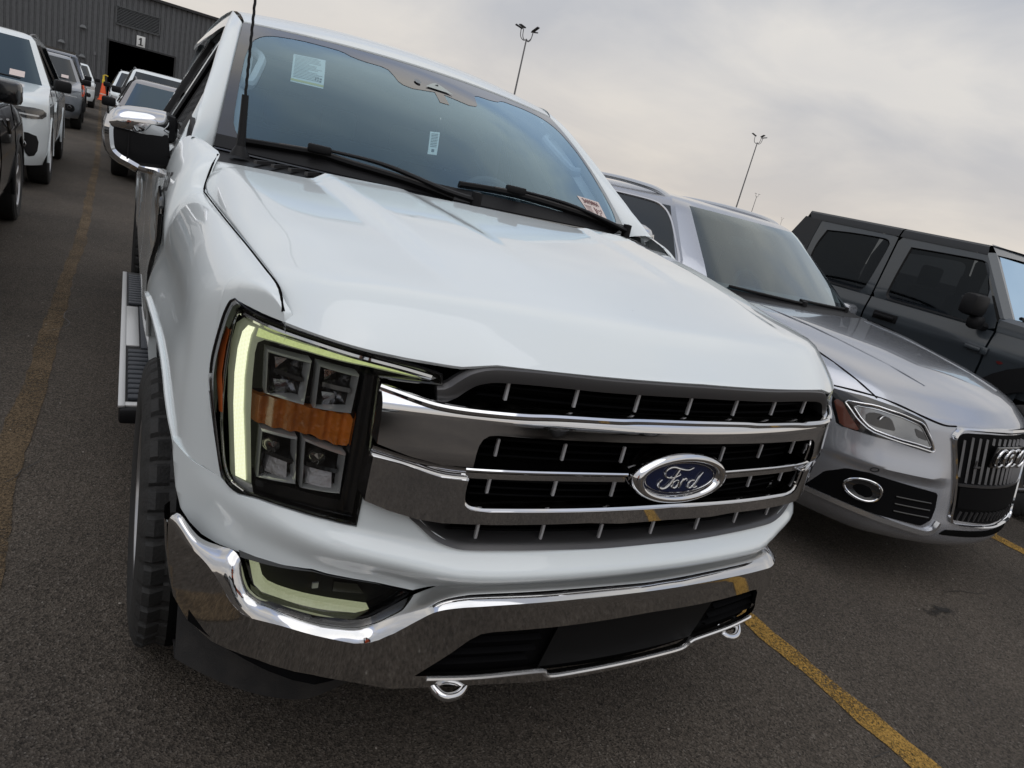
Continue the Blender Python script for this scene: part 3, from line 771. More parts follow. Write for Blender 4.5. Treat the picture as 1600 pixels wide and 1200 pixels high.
    # fog lamps
    for s in (-1, 1):
        fg = None
        def put(b, name, mat, **k):
            if s < 0: b = b.mirrored()
            return b.build(name, mat, fg or truck, **k)
        po = [(.866, .668), (.75, .690), (.63, .675), (.562, .655), (.60, .620), (.632, .598), (.66, .588), (.79, .598), (.826, .597), (.842, .606), (.854, .63)]
        fg = put(MB().patch(po, lambda x, z: FB(x)+.105, np.arange(.56, .87, .02), .02, depth=-.05), "fog_lamp", GBLACK)
        led = [(.847, .655), (.831, .657), (.822, .628), (.812, .619), (.795, .616), (.723, .612), (.628, .601), (.648, .590), (.70, .593), (.795, .600), (.823, .600), (.836, .610)]
        put(MB().patch(led, lambda x, z: FB(x)+.075, np.arange(.60, .86, .015), .015, depth=.02), "light_band", LED_DIM)
        g2 = [(.70, .655), (.655, .652), (.64, .63), (.70, .632)]
        put(MB().patch(g2, lambda x, z: FB(x)+.085, .02, .01, depth=.02), "projector", pm("smoky_reflector", (.10, .10, .095), .2, metal=1))
        put(MB().box((.735, FB(.735)+.08, .645), (.012, .004, .012)), "glint", CLEARP)
        put(MB().patch(po, lambda x, z: FB(x)+.060, np.arange(.56, .87, .02), .02), "lens", LENS)
    # tow hooks
    for s in (-1, 1):
        x0 = s*.44
        P = [(x0-.038, .20, .462), (x0-.040, .06, .448), (x0-.036, .022, .430), (x0-.016, .004, .419), (x0+.016, .004, .419), (x0+.036, .022, .430), (x0+.040, .06, .448), (x0+.038, .20, .462)]
        MB().tube(cr(P, 64), .0105, 18).build("tow_hook", CHROME, truck)
make_bumper()
# --- windscreen, cowl, wipers --------------------------------------------------
def WS(u, t, off=0.):
    b = Vector((.858*u, 1.196+.272*u*u, 1.388-.003*u*u)); tp = Vector((.73*u, 2.05+.095*u*u, 1.857-.027*u*u))
    n = Vector((.25*u, -.52, .82)).normalized()
    return b+(tp-b)*t+Vector((0, -.52, .85))*.03*4*t*(1-t)+n*off
def ws_patch(out, off, d=.05):
    """outline in (u,t) cut fine and laid on the windscreen"""
    b = MB(); b.patch([(u, t) for u, t in out], lambda x, z: 0, d, d)
    b.v = [tuple(WS(x, z, off)) for x, y, z in b.v]; return b
def make_screen():
    us = np.linspace(-1, 1, 41); ts = np.linspace(-.03, 1, 21)
    MB().grid([[WS(u, t) for u in us] for t in ts]).build("windscreen", WSGLASS, truck, sharp=80)
    ws = [o for o in truck.children if o.name.startswith("windscreen")][0]
    # black border, open in the middle
    def half():
        inn = [(0, .745), (-.019, .743), (-.165, .711), (-.215, .722), (-.235, .745), (-.249, .80), (-.265, .845), (-.30, .862), (-.39, .866), (-.46, .885), (-.509, .918), (-.60, .925), (-.714, .928), (-.84, .908), (-.90, .87), (-.939, .793), (-.957, .65), (-.960, .533), (-.957, .202), (-.945, .10), (-.91, .055), (-.7, .05), (-.4, .045), (0, .04)]
        out = [(0, -.03), (-.5, -.03), (-1, -.03), (-1, .3), (-1, .7), (-1, 1), (-.5, 1), (0, 1)]
        inn = inn[:7]+[tuple(p) for p in cr(inn[7:], 60)]
        return inn+out
    b = ws_patch(half(), .0012, .04)
    r = ws_patch([(-u, t) for u, t in half()][::-1], .0012, .04); b._add(r.v, r.f)
    b.build("black_border", FRIT, ws, sharp=80)
    # camera housing behind the glass
    b = MB(); b.grid([[WS(u, t, .0013) for u in (-.032, .022)] for t in (.745, .65)]); b.grid([[WS(u, .65, -.004-k) for u in (-.03, .02)] for k in (0, .03)])
    b.build("sensor_tab", FRIT, ws)
    tri = MB(); tri.poly([WS(u, t, .006) for u, t in ((-.076, .768), (-.02, .822), (.005, .835), (.03, .825), (.086, .762))])
    tri.build("sensor_window", pm("sensor_window_grey", (.36, .40, .38), .4), ws)
    c = MB(); c.poly([WS(-.115+.018*math.cos(q), .795+.022*math.sin(q), .006) for q in [k*math.pi/10 for k in range(20)]])
    c.build("sensor_spot", pm("sensor_spot_grey", (.16, .18, .19), .4), ws)
    # rear-view mirror inside
    m = MB(); m.box((0.02, 1.87, 1.705), (.25, .03, .07), bev=.012); m.tube([(0.02, 1.87, 1.73), (0.0, 1.88, 1.79)], .01)
    m.build("rear_view_mirror", CABIN_D, truck)
    # labels behind the glass
    def label(q, mat, lines, ink, extra=None, off=-.0015):
        P = lambda a, b_: Vector(WS(*[((q[0][k]*(1-a)+q[1][k]*a)*(1-b_)+(q[3][k]*(1-a)+q[2][k]*a)*b_) for k in (0, 1)], off))
        n = MB(); n.grid([[P(a, b_) for a in np.linspace(0, 1, 5)] for b_ in np.linspace(0, 1, 5)])
        lab = n.build("window_label", mat, truck)
        i = MB(); sh = Vector((0, -.52, .85))*.0010
        for a0, a1, b0, b1 in lines:
            i.grid([[P(a, b_)+sh for a in (a0, a1)] for b_ in (b0, b1)])
        if lines: i.build("label_print", ink, lab)
        if extra:
            y = MB()
            for a0, a1, b0, b1 in extra: y.grid([[P(a, b_)+sh for a in (a0, a1)] for b_ in (b0, b1)])
            y.build("yellow_strip", YEL, lab)
        return lab, P
    rnd = random.Random(3); L1 = []
    for k in range(17):
        b0 = .05+k*.048
        a = .06
        L1.append((.06, rnd.uniform(.72, .95) if k not in (5, 10) else .5, b0, b0+.012))
    L1 += [(.72, .76, .70, .80), (.78, .84, .70, .73), (.86, .93, .70, .76), (.80, .83, .75, .82), (.86, .92, .78, .84)]
    label(((-.752, .762), (-.6, .774), (-.627, .507), (-.765, .507)), PAPER, L1, INK, [(0.0, 1, .90, .965)])
    L2 = [(.15, .85, .1+k*.07, .125+k*.07) for k in range(9)]+[(.35, .65, .78, .9)]
    label(((-.162, .381), (-.111, .393), (-.169, .227), (-.212, .22)), PAPER, L2, INK)
    lab, P = label(((.64, .189), (.833, .182), (.832, .068), (.668, .087)), PINK, [(.06, .38, .52, .55), (.06, .36, .60, .62), (.06, .34, .68, .70), (.06, .36, .76, .78), (.06, .34, .84, .86), (.50, .56, .50, .90), (.60, .64, .55, .80), (.68, .80, .60, .66), (.70, .84, .74, .78), (.68, .74, .84, .92), (.84, .88, .52, .70)], INKR, None, .0012)
    tx = text_mesh("3415961", .036, .0003, bold=.0009)
    o = P(.5, .25); ax = (P(1, .25)-P(0, .25)).normalized(); n = Vector((.15, -.52, .82)).normalized(); ay = n.cross(ax)
    M = Matrix((ax, -n, ay)).transposed().to_4x4(); M.translation = o+n*.0022
    tx.xform(M).build("ticket_number", INKR, lab, smooth=False)
    # cowl grille
    c = MB(); xs = np.linspace(-.872, .872, 61)
    def yf(x): return 1.05+.22*x*x
    c.grid([[(x, yf(x)-.03, 1.335+.012*(1-abs(x))) for x in xs], [(x, yf(x)+.012, 1.350+.002*(1-abs(x))-.012*ss(.8, .87, abs(x))) for x in xs], [(x, .5*(yf(x)+1.196+.272*(x/.858)**2)+.005, 1.357+.004*(1-abs(x))) for x in xs], [(x, 1.19+.272*(x/.858)**2, 1.366) for x in xs], [tuple(WS(x/.872, -.02, .004)) for x in xs], [tuple(WS(x/.872, .045, .006)) for x in xs]])
    co = c.build("cowl", BLACK, truck)
    s_ = MB()
    for k in range(34):
        x = -.74+k*.0449
        y0, y1 = yf(x)+.022, 1.185+.272*(x/.858)**2
        s_.box((x+.01, (y0+y1)/2, 1.365), (.010, (y1-y0)*.86, .010), Matrix.Rotation(R(-28 if x < .05 else -22), 3, 'Z'))
    s_.build("cowl_slats", SATIN, co)
    # wipers: blade and arm
    for bl, arm in (([(-.909, .020), (-.78, .034), (-.651, .044), (-.549, .031), (-.324, .006), (-.16, -.03)], [(-.655, .046), (-.60, .05), (-.418, .040), (-.201, -.021), (-.075, -.04)]),
                    ([(-.117, .055), (.03, .067), (.17, .07), (.372, .058), (.60, .035), (.86, -.01)], [(.150, .072), (.2, .074), (.457, .060), (.731, .005), (.90, -.036)])):
        B = cr([WS(u, t, .016) for u, t in bl], 26)
        w = MB(); w.sweep([tuple(p) for p in B], [(-.004, -.012), (.004, -.012), (.009, .004), (.003, .012), (-.003, .012), (-.009, .004)], up=(0, -.5, .85))
        wo = w.build("wiper", BLACK, truck)
        e = MB(); e.tube([tuple(Vector(p)+Vector((0, -.5, .8))*.013) for p in B[4:-3]], .0035, 6)
        e.build("wiper_spine", SATIN, wo)
        A = cr([WS(u, t, .034) for u, t in arm], 20)
        a = MB(); a.tube([tuple(p) for p in A], list(np.linspace(.006, .014, 20)), 8, flat=.8)
        a.box(tuple(A[0]), (.075, .03, .026), Matrix.Rotation(R(-12), 3, 'Z'), .006)
        a.lathe([(.001, .03), (.018, .028), (.02, -.03)], tuple(A[-1]), 'z', 16)
        a.build("wiper_arm", BLACK, wo)
    # washer jets
make_screen()

# --- cab: pillars, roof, doors, glass -------------------------------------------
def bx(z):          # half width of the greenhouse at height z
    return .950-(z-1.36)*.47
def make_cab():
    # roof skin
    st = []
    def roofz(y, u): return 1.860-.030*u*u+(.075*math.sin(math.pi*min(1, max(0, (y-2.05)/2.6+.06))**.8) if y > 2.0 else 0)*(1-.55*u*u)
    us = np.linspace(-1, 1, 41); rows = []
    for k, y in enumerate([0, .012, .04, .10, .2, .35, .55, .8, 1.1, 1.4, 1.7, 1.95]):
        row = []
        for u in us:
            w = .728+.012*min(1, y/.3)
            yy = 2.052+.095*u*u*(1-y/1.95)+y
            rise = float(np.interp(y, [0, .04, .12, .25, .42, .8, 1.3, 1.95], [.004, .026, .058, .084, .100, .110, .100, .055]))
            row.append((u*w, yy, 1.860-.027*u*u+rise*(1-.28*u*u)))
        rows.append(row)
    first = [tuple(WS(u, 1.0, -.004)) for u in us]
    b = MB(); b.grid([first]+rows)
    b.build("roof", WHITE, truck, sharp=40)
    for s in (-1, 1):
        def fl(b): return b if s > 0 else b.mirrored()
        # windscreen pillar
        A = [WS(1, t) for t in (-.03, .2, .4, .6, .8, 1.0)]
        inner = [(p.x+.004, p.y+.004, p.z-.001) for p in A]
        outer = [(.934, 1.37, 1.388), (.895, 1.60, 1.515), (.862, 1.77, 1.61), (.83, 1.95, 1.705), (.79, 2.15, 1.81), (.750, 2.36, 1.885)]
        mid = [((a[0]+o[0])/2+.014, (a[1]+o[1])/2-.012, (a[2]+o[2])/2+.012) for a, o in zip(inner, outer)]
        deep = [(p[0]-.02, p[1]+.03, p[2]-.03) for p in inner]
        oin = [(p[0]-.01, p[1]+.03, p[2]-.025) for p in outer]
        b = MB(); b.grid(loft([deep, inner, mid, outer, oin], 24, 21))
        fl(b).build("windscreen_pillar", WHITE, truck)
        # roof side rail over the doors
        rail = [(.744, 2.22, 1.846), (.740, 2.45, 1.872), (.736, 2.75, 1.886), (.736, 3.2, 1.884), (.744, 3.6, 1.868), (.76, 3.95, 1.84)]
        b = MB(); P = cr(rail, 30)
        b.grid([[(x-.02, y, z+.018) for x, y, z in P], [(x, y, z+.012) for x, y, z in P], [(x+.014, y, z-.012) for x, y, z in P], [(x+.018, y, z-.04) for x, y, z in P]])
        fl(b).build("roof_rail", WHITE, truck)
        # glass: front and rear door
        def side(y, z, off=0): return (bx(z)+off, y, z)
        fr_out = [(1.60, 1.375), (1.78, 1.50), (1.98, 1.62), (2.22, 1.755), (2.42, 1.83), (2.62, 1.845), (2.64, 1.375)]
        re_out = [(2.76, 1.375), (2.74, 1.845), (3.2, 1.845), (3.50, 1.83), (3.60, 1.70), (3.60, 1.375)]
        for o_, nm in ((fr_out, "front_door"), (re_out, "rear_door")):
            y0, y1 = (1.428, 2.672) if nm == "front_door" else (2.680, 3.64)
            # door skin
            ys = np.linspace(y0, y1, 14)
            dz = .012
            sec = [(bx(1.375)-.004, 1.378), (.960, 1.34), (.979, 1.26), (.995, 1.14), (1.000, 1.02), (.997, .92), (1.000, .80), (1.005, .70), (.99, .60), (.96, .53)]
            rows = []
            for y in ys:
                rows.append(cr([(x+.012*ss(1.45, 2.0, y), y, z) for x, z in sec], 30))
            dm = MB(); dm.shell(rows, (-.025, 0, 0))
            d = fl(dm).build(nm, WHITE, truck)
            # frame
            fm = MB()
            loop = refine([(y, z) for y, z in o_], .06); cy = sum(p[0] for p in loop)/len(loop); cz = sum(p[1] for p in loop)/len(loop)
            def grow(p, g):
                v = Vector((p[0]-cy, (p[1]-cz)*1.6)); v.normalize(); return (p[0]+v.x*g, p[1]+v.y*g)
            ring = []
            for g, off in ((.050, -.012), (.046, .004), (.020, .006), (.012, .002), (.0, -.014)):
                ring.append([side(*grow(p, g), off) for p in loop])
            fm.grid(ring[:3], close_u=True)
            fl(fm).build("window_frame", WHITE if nm == "front_door" else WHITE, d)
            sl = MB(); sl.grid(ring[2:], close_u=True); fl(sl).build("window_seal", BLACK, d)
            gl = MB(); gl.patch([(p[0], p[1]) for p in o_], lambda y, z: 0, .1, .08)
            gl.v = [side(a, c, -.012) for a, b_, c in gl.v]
            fl(gl).build("window", TINT, d)
            # handle
            hy = 2.36 if nm == "front_door" else 3.42
            h = MB(); h.tube(cr([(.985, hy-.14, 1.195), (1.040, hy-.11, 1.197), (1.052, hy, 1.198), (1.040, hy+.11, 1.197), (.985, hy+.14, 1.195)], 20), .024, 10, flat=.8)
            fl(h).build("door_handle", CHROME, d)
        # blackened middle post
        b = MB(); b.grid([[(bx(z)-.004, y, z) for z in np.linspace(1.375, 1.86, 8)] for y in (2.62, 2.78)])
        fl(b).build("middle_post", GBLACK, truck)
        # pillar behind the rear door
        b = MB(); b.grid([[(bx(z)+.004, 3.645, z), (bx(z)+.002, 3.68+(z-1.36)*.5625, z), (bx(z)-.04, 3.70+(z-1.36)*.5625, z)] for z in np.linspace(1.36, 1.875, 9)]); fl(b).build("rear_pillar", WHITE, truck)
        # sill
        b = MB(); b.grid(loft([[(.955, 1.42, .55), (.955, 3.9, .55)], [(.94, 1.42, .47), (.94, 3.9, .47)], [(.80, 1.42, .44), (.80, 3.9, .44)]], 8, 8))
        fl(b).build("sill", BLACK, truck)
        # running board
        b = MB(); b.box((1.0, 2.44, .455), (.155, 2.10, .055), bev=.012); rb = fl(b).build("running_board", BLACK, truck)
        b = MB()
        for yy0, yy1 in ((1.44, 2.02), (2.02, 2.72), (2.72, 3.44)):
            pass
        b.box((1.070, 2.43, .4855), (.022, 2.04, .010), bev=.003); b.box((.995, 1.43, .4855), (.13, .03, .010), bev=.003)
        b.box((1.035, 2.38, .4856), (.05, .62, .0096), bev=.003)
        fl(b).build("bright_trim", pm("brushed_step_trim", (.62, .62, .61), .35, metal=.6), rb)
        b = MB()
        for a0, a1 in ((1.47, 2.02), (2.74, 3.40)):
            n = int((a1-a0)/.05)
            for k in range(n): b.box((1.005, a0+k*.05+.02, .487), (.095, .034, .016), bev=.005)
        b.box((.975, 2.38, .484), (.06, .66, .010), bev=.003)
        fl(b).build("step_pads", GREYP, rb)
        # cargo box side
        sec = [(.95, 1.375), (.968, 1.36), (.988, 1.26), (1.006, 1.14), (1.012, 1.02), (1.010, .92), (1.014, .80), (1.016, .70), (1.0, .60), (.97, .55)]
        ys = [3.66, 3.8, 4.0, 4.1, 4.2, 4.4, 4.62, 4.84, 5.04, 5.14, 5.2, 5.4, 5.6, 5.7]
        rows = []
        for y in ys:
            d = abs(y-4.62)/.53; za = .42+.53*(1-d**2.5)**.4 if d < 1 else .55
            za = max(.55, za)
            q = [(x+(.014*ss(.7, 0, d-.6) if z < 1.0 else 0), y, max(z, za)) for x, z in sec]
            rows.append(pline(q, 24))
        m = MB(); m.grid(rows); fl(m).build("cargo_box_side", WHITE, truck)
        b = MB(); b.grid([[(.90, 3.66, 1.37), (.90, 5.7, 1.37)], [(.955, 3.66, 1.375), (.955, 5.7, 1.375)]]); fl(b).build("box_rail", BLACK, truck)
    # closing panels: tailgate, back of cab, floor pan
    MB().box((0, 5.70, .98), (1.86, .05, .78), bev=.015).build("tailgate", WHITE, truck)
    b = MB(); b.poly([(-.92, 3.66, 1.36), (.92, 3.66, 1.36), (.75, 3.93, 1.84), (-.75, 3.93, 1.84)], (0, .02, 0)); b.build("cab_back", CABIN_D, truck)
    b = MB(); b.grid([[(x, 3.61+(z-1.36)*.5625, z) for x in (-bx(max(1.36, z))+.05, bx(max(1.36, z))-.05)] for z in (1.0, 1.36, 1.83)]); b.box((0, 3.60, 1.36), (1.44, .02, 1.0)); b.build("rear_lining", CABIN_D, truck)
    MB().box((0, 3.1, .52), (1.72, 4.9, .08)).build("floor_pan", DARK, truck)
    MB().box((0, .75, .80), (1.10, 1.0, .55)).build("engine_bay", DARK, truck)
make_cab()

def make_cabin():
    d = MB(); xs = np.linspace(-.80, .80, 25)
    d.grid([[(x, 1.25+.20*(x/.8)**2, 1.350) for x in xs], [(x, 1.42+.16*(x/.8)**2, 1.385) for x in xs], [(x, 1.62+.06*(x/.8)**2, 1.375+.03*ss(.15, .35, x)*(1-ss(.6, .75, x))) for x in xs], [(x, 1.72, 1.31) for x in xs], [(x, 1.74, 1.0) for x in xs]])
    d.build("dashboard", CABIN, truck)
    for sx in (-.42, .42):
        s = MB()
        st = [[(sx+x*w, y+.05*abs(x)**2, z) for x in np.linspace(-1, 1, 11)] for y, z, w in ((2.32, .90, .25), (2.40, 1.05, .27), (2.48, 1.25, .27), (2.54, 1.42, .24), (2.56, 1.46, .20))]
        s.grid(st); s.grid([[(x, y+.12, z) for x, y, z in r] for r in st]); s.grid([st[-1], [(x, y+.12, z) for x, y, z in st[-1]]])
        s.box((sx, 2.57, 1.555), (.27, .10, .17), bev=.04); s.box((sx, 2.12, .86), (.52, .50, .14), bev=.05)
        s.build("front_seat", CABIN_D, truck)
    b = MB(); b.box((0, 3.45, 1.2), (1.5, .14, .60), bev=.05)
    for sx in (-.5, 0, .5): b.box((sx, 3.47, 1.58), (.26, .09, .16), bev=.03)
    b.build("rear_seat", CABIN, truck)
    w = MB(); c = Vector((.40, 1.92, 1.30)); rot = Matrix.Rotation(R(-25), 3, 'X')
    ring = [c+rot @ Vector((.185*math.cos(q), 0, .185*math.sin(q))) for q in [2*math.pi*k/36 for k in range(37)]]
    w.tube(ring, .017, 8, cap=False); w.box(tuple(c), (.16, .05, .12), rot, .02)
    for q in (0, math.pi, -math.pi/2): w.tube([c, c+rot @ Vector((.18*math.cos(q), 0, .18*math.sin(q)))], .014, 6)
    w.tube([c, (c.x, 1.70, 1.22)], .03, 8)
    w.build("steering_wheel", CABIN_D, truck)
    h = MB(); us = np.linspace(-.70, .70, 13)
    h.grid([[(x, y+(.10*(x/.7)**2 if y < 2.2 else 0), z-.03*(x/.7)**2) for x in us] for y, z in ((2.10, 1.836), (2.4, 1.872), (3.2, 1.878), (3.7, 1.86), (3.96, 1.83))])
    h.build("headliner", HEADL, truck)
    for sx in (-1, 1):
        g = MB(); g.tube(cr([(sx*.76, 1.80, 1.60), (sx*.725, 1.83, 1.60), (sx*.69, 1.93, 1.655), (sx*.665, 2.03, 1.71), (sx*.70, 2.06, 1.735)], 20), .016, 8, flat=1.2)
        g.build("grab_handle", HEADL, truck)
        t = MB(); t.grid([[WS(sx*.975, t_, -.05) for t_ in np.linspace(.02, .98, 9)], [tuple(Vector(WS(sx*.93, t_, -.05))+Vector((0, .06, 0))) for t_ in np.linspace(.02, .98, 9)]])
        t.build("pillar_trim", HEADL, truck)
        v = MB(); v.box((sx*.36, 2.17, 1.815), (.42, .14, .018), Matrix.Rotation(R(-12), 3, 'X'), .006); v.build("sun_visor", HEADL, truck)
        b = MB(); b.box((sx*.86, 2.6, 1.15), (.04, 2.0, .42), bev=.01); b.build("door_lining", CABIN, truck)
        b = MB(); b.tube([(sx*.74, 2.66, 1.30), (sx*.70, 2.66, 1.80)], .045, 8); b.build("inner_post", HEADL, truck)
make_cabin()

# --- mirrors, aerial, badge, numbers ---------------------------------------------
def make_mirror(s):
    def fl(b): return b.mirrored() if s < 0 else b
    # chrome cap: covers top and outer end, wraps down like a bracket
    def head(rows): return rows
    cap = MB()
    X = [.985, 1.00, 1.05, 1.10, 1.13, 1.150, 1.158]
    top = [1.440, 1.442, 1.440, 1.434, 1.426, 1.410, 1.385]
    # upper hood of the cap
    yF = [1.625, 1.612, 1.604, 1.600, 1.604, 1.616, 1.635]
    rows = []
    for x, zt, y in zip(X, top, yF):
        zb = 1.362
        rows.append(cr([(x, y+.15, zt-.005), (x, y+.08, zt), (x, y+.025, zt-.008), (x, y, zt-.03), (x, y-.003, .5*(zt+zb)-.01), (x, y+.004, zb), (x, y+.02, zb-.004)], 20))
    cap.grid(rows)
    cap.grid([rows[0], [(.975, p[1]+.02, p[2]-.01) for p in rows[0]]])
    # outer limb and lower limb
    limb = [(1.146, 1.622, 1.395), (1.153, 1.620, 1.36), (1.151, 1.620, 1.32), (1.143, 1.620, 1.288), (1.120, 1.618, 1.268), (1.095, 1.617, 1.258), (1.066, 1.618, 1.246)]
    P = cr(limb, 30)
    cap.sweep([tuple(p) for p in P], [(-.012, -.014), (-.006, -.017), (.05, -.010), (.12, -.004), (.12, .014), (.03, .016), (-.006, .017), (-.012, .010)], up=(.6, 0, 1)) if False else None
    rr = []
    for i, p in enumerate(P):
        a = P[min(i+1, len(P)-1)]-P[max(i-1, 0)]; a = a/np.linalg.norm(a); n = np.array((a[2], 0, -a[0])); n = n if n[0]*1+(-n[2]) > 0 else -n
        rr.append([p-n*.016+np.array((0, .012, 0)), p-n*.015, p-n*.004+np.array((0, -.006, 0)), p+n*.010+np.array((0, 0, 0)), p+n*.016+np.array((0, .03, 0)), p+n*.016+np.array((0, .13, 0))])
    cap.grid(rr)
    mo = fl(cap).build("door_mirror", CHROME, truck, sharp=45)
    bk = MB(); bk.box((1.06, 1.70, 1.345), (.165, .12, .165), bev=.02)
    bk.grid(loft([[(.985, 1.618, 1.37), (1.06, 1.612, 1.366), (1.138, 1.622, 1.362)], [(.975, 1.620, 1.32), (1.06, 1.616, 1.315), (1.138, 1.622, 1.31)], [(.975, 1.63, 1.27), (1.06, 1.628, 1.262), (1.120, 1.632, 1.272)], [(.975, 1.70, 1.255), (1.06, 1.70, 1.25), (1.115, 1.70, 1.26)]], 10, 10))
    bk.box((1.095, 1.615, 1.318), (.004, .004, .09))
    bk.box((.985, 1.68, 1.39), (.06, .10, .10), bev=.03)
    fl(bk).build("mirror_housing", BLACK, mo)
    ar = MB(); ar.grid(loft([[(1.02, 1.64, 1.30), (.96, 1.60, 1.31), (.935, 1.52, 1.37)], [(1.02, 1.70, 1.28), (.965, 1.66, 1.24), (.955, 1.62, 1.20)], [(1.02, 1.74, 1.30), (.96, 1.78, 1.24), (.955, 1.80, 1.18)]], 12, 12))
    ar.poly([(.925, 1.45, 1.392), (.972, 1.86, 1.19), (.965, 1.83, 1.30), (.932, 1.80, 1.42), (.915, 1.74, 1.46)], (-.012, 0, 0))
    fl(ar).build("mirror_arm", BLACK, mo)
    g = MB(); g.poly([(.99, 1.765, 1.285), (1.14, 1.765, 1.285), (1.14, 1.765, 1.42), (.99, 1.765, 1.42)], (0, .004, 0)); fl(g).build("mirror_glass", CHROME, mo)
make_mirror(-1); make_mirror(1)
def make_bits():
    a = MB(); a.tube([(-.801, 1.313, 1.372), (-.800, 1.322, 1.44), (-.800, 1.334, 1.545)], [.016, .012, .010], 10)
    a.lathe([(.03, .0), (.024, .012), (.014, .03)], (-.801, 1.313, 1.368), 'z', 16)
    P = [Vector((-.800, 1.334, 1.545)).lerp(Vector((-.797, 1.372, 2.05)), t) for t in np.linspace(0, 1, 70)]
    P = [p+Vector((.0008*math.cos(i*1.6), .0008*math.sin(i*1.6), 0)) for i, p in enumerate(P)]
    a.tube(P, .0042, 6); a.build("aerial", BLACK, truck)
    for s in (-1, 1):
        def on_wing(g, off):
            g.v = [(-(fender_x(y, z)+off), y, z) for y, _, z in g.v]; return g if s < 0 else g.mirrored()
        shape = [(1.235, 1.185), (1.27, 1.205), (1.412, 1.222), (1.417, 1.10), (1.414, .95), (1.402, .80), (1.388, .93), (1.365, 1.02), (1.30, 1.09), (1.25, 1.14)]
        o = on_wing(MB().patch(shape, lambda y, z: 0, .02, .02), .013).build("fender_vent", GBLACK, truck)
        rim = MB(); rim.tube([(-(fender_x(y, z)+.008), y, z) for y, z in refine(shape+[shape[0]], .02)[:-1]], .006, 6); (rim if s < 0 else rim.mirrored()).build("vent_rim", GBLACK, o)
        c = on_wing(MB().patch([(1.25, 1.150), (1.40, 1.168), (1.40, 1.196), (1.26, 1.180)], lambda y, z: 0, .02, .02), .019).build("vent_badge", CHROME, o)
        c = on_wing(MB().patch([(1.31, 1.098), (1.40, 1.105), (1.40, 1.128), (1.30, 1.118)], lambda y, z: 0, .02, .02), .019).build("vent_badge", CHROME, o)
    t = text_mesh("515", .078, .0004, bold=.002)
    t.v = [(-(fender_x(1.325-x, 1.248+z+.12*x)+.0015), 1.325-x, 1.248+z+.12*x) for x, y, z in t.v]
    t.build("marker_number", pm("marker_black", (.012, .012, .014), .4), truck, smooth=False)
make_bits()

# --- wheels -----------------------------------------------------------------------
def make_wheel(r=.405, w=.285, rim_r=.235, tread=True, spokes=6):
    seg = 320 if tread else 48
    t = MB(); rows = []
    prof = [(rim_r+.005, -.42), (rim_r+.03, -.485), (rim_r+.09, -.515), (r-.035, -.49), (r-.012, -.455), (r-.002, -.40), (r, -.30), (r, -.22), (r, -.14), (r+.001, -.06), (r+.001, .06), (r, .14), (r, .22), (r, .30), (r-.002, .40), (r-.012, .455), (r-.035, .49), (rim_r+.09, .515), (rim_r+.03, .485), (rim_r+.005, .42)]
    for i, (rad, h) in enumerate(prof):
        row = []
        for k in range(seg):
            q = 2*math.pi*k/seg; rr = rad
            if tread and 3 <= i <= 16:
                blk = (k+int(5*math.sin(h*11))) % 8
                band = i in (7, 10) or i in (13,)
                cut = blk < 2 if (i < 6 or i > 13) else (k+4*i+(k//29)) % 10 < 3
                if cut or band: rr -= .011 if 4 <= i <= 15 else .005
            row.append((h*w, rr*math.cos(q), rr*math.sin(q)))
        rows.append(row)
    t.grid(rows, close_u=True)
    rim = MB(); 
    rim.lathe([(rim_r+.008, .44), (rim_r+.006, .475), (rim_r-.006, .47), (rim_r-.016, .42), (rim_r-.022, .10), (rim_r-.02, -.40)] , (0, 0, 0), 'x', 48)
    rim.v = [(x*w, y, z) for x, y, z in rim.v]
    for k in range(spokes):
        q = 2*math.pi*k/spokes; c, s = math.cos(q), math.sin(q)
        def pt(rd, off, x): return (x, rd*c-off*s, rd*s+off*c)
        rim.grid([[pt(rd, -wd, x-.02), pt(rd, -wd*.8, x), pt(rd, wd*.8, x), pt(rd, wd, x-.02)] for rd, wd, x in ((.05, .035, .40*w), (.12, .030, .43*w), (.18, .033, .43*w), (rim_r-.008, .042, .42*w))])
    rim.lathe([(.001, .42*w), (.04, .42*w), (.055, .40*w), (.06, .33*w)], (0, 0, 0), 'x', 24)
    d = MB(); d.lathe([(.03, .10*w), (.17, .10*w), (.17, .02*w), (.03, .02*w)], (0, 0, 0), 'x', 36); d.lathe([(rim_r-.03, -.1*w), (.001, -.1*w)], (0, 0, 0), 'x', 24)
    return t, rim, d
def place_wheels(root, spots, parts, mats=None, axle=None):
    """spots = (x, y, z) hubs; the outer face looks away from the middle"""
    t, rim, d = parts; M = mats or (RUBBER, RIM, STEEL); first = {}
    for x, y, z in spots:
        sgn = 1 if x > 0 else -1
        if not first:
            w0 = t.build("wheel", M[0], root, sharp=30); rim.build("rim", M[1], w0, sharp=30); d.build("brake_disc", M[2], w0)
            first[0] = w0; w = w0
        else: w = copy_tree(first[0], root)
        w.location = (x, y, z); w.rotation_euler = (random.uniform(0, 1), 0, 0 if sgn > 0 else math.pi)
place_wheels(truck, [(-.885, .93, .405), (.885, .93, .405), (-.875, 4.62, .448), (.875, 4.62, .448)], make_wheel())

# the driver-side corner of the nose sweeps back a little earlier
def sweep_corner():
    def walk(o):
        for ch in o.children:
            if ch.type == 'MESH' and not ch.name.startswith("wheel") :
                for v in ch.data.vertices:
                    x, y, z = v.co
                    if x > .40 and y < 1.05 and z > .3:
                        d = 1.6*max(0, x-.5)**2-3.2*max(0, x-.7)**2
                        q = 1-ss(.68, .76, z)
                        d = d*(1-q)+q*(.17+.04*ss(.56, .66, z))*ss(.49-.09*ss(.54, .66, z), .86-.08*ss(.54, .66, z), x)
                        v.co.y = y+d*(1-ss(.25, 1.05, y))
            if not ch.name.startswith("wheel"): walk(ch)
    walk(truck)
sweep_corner()
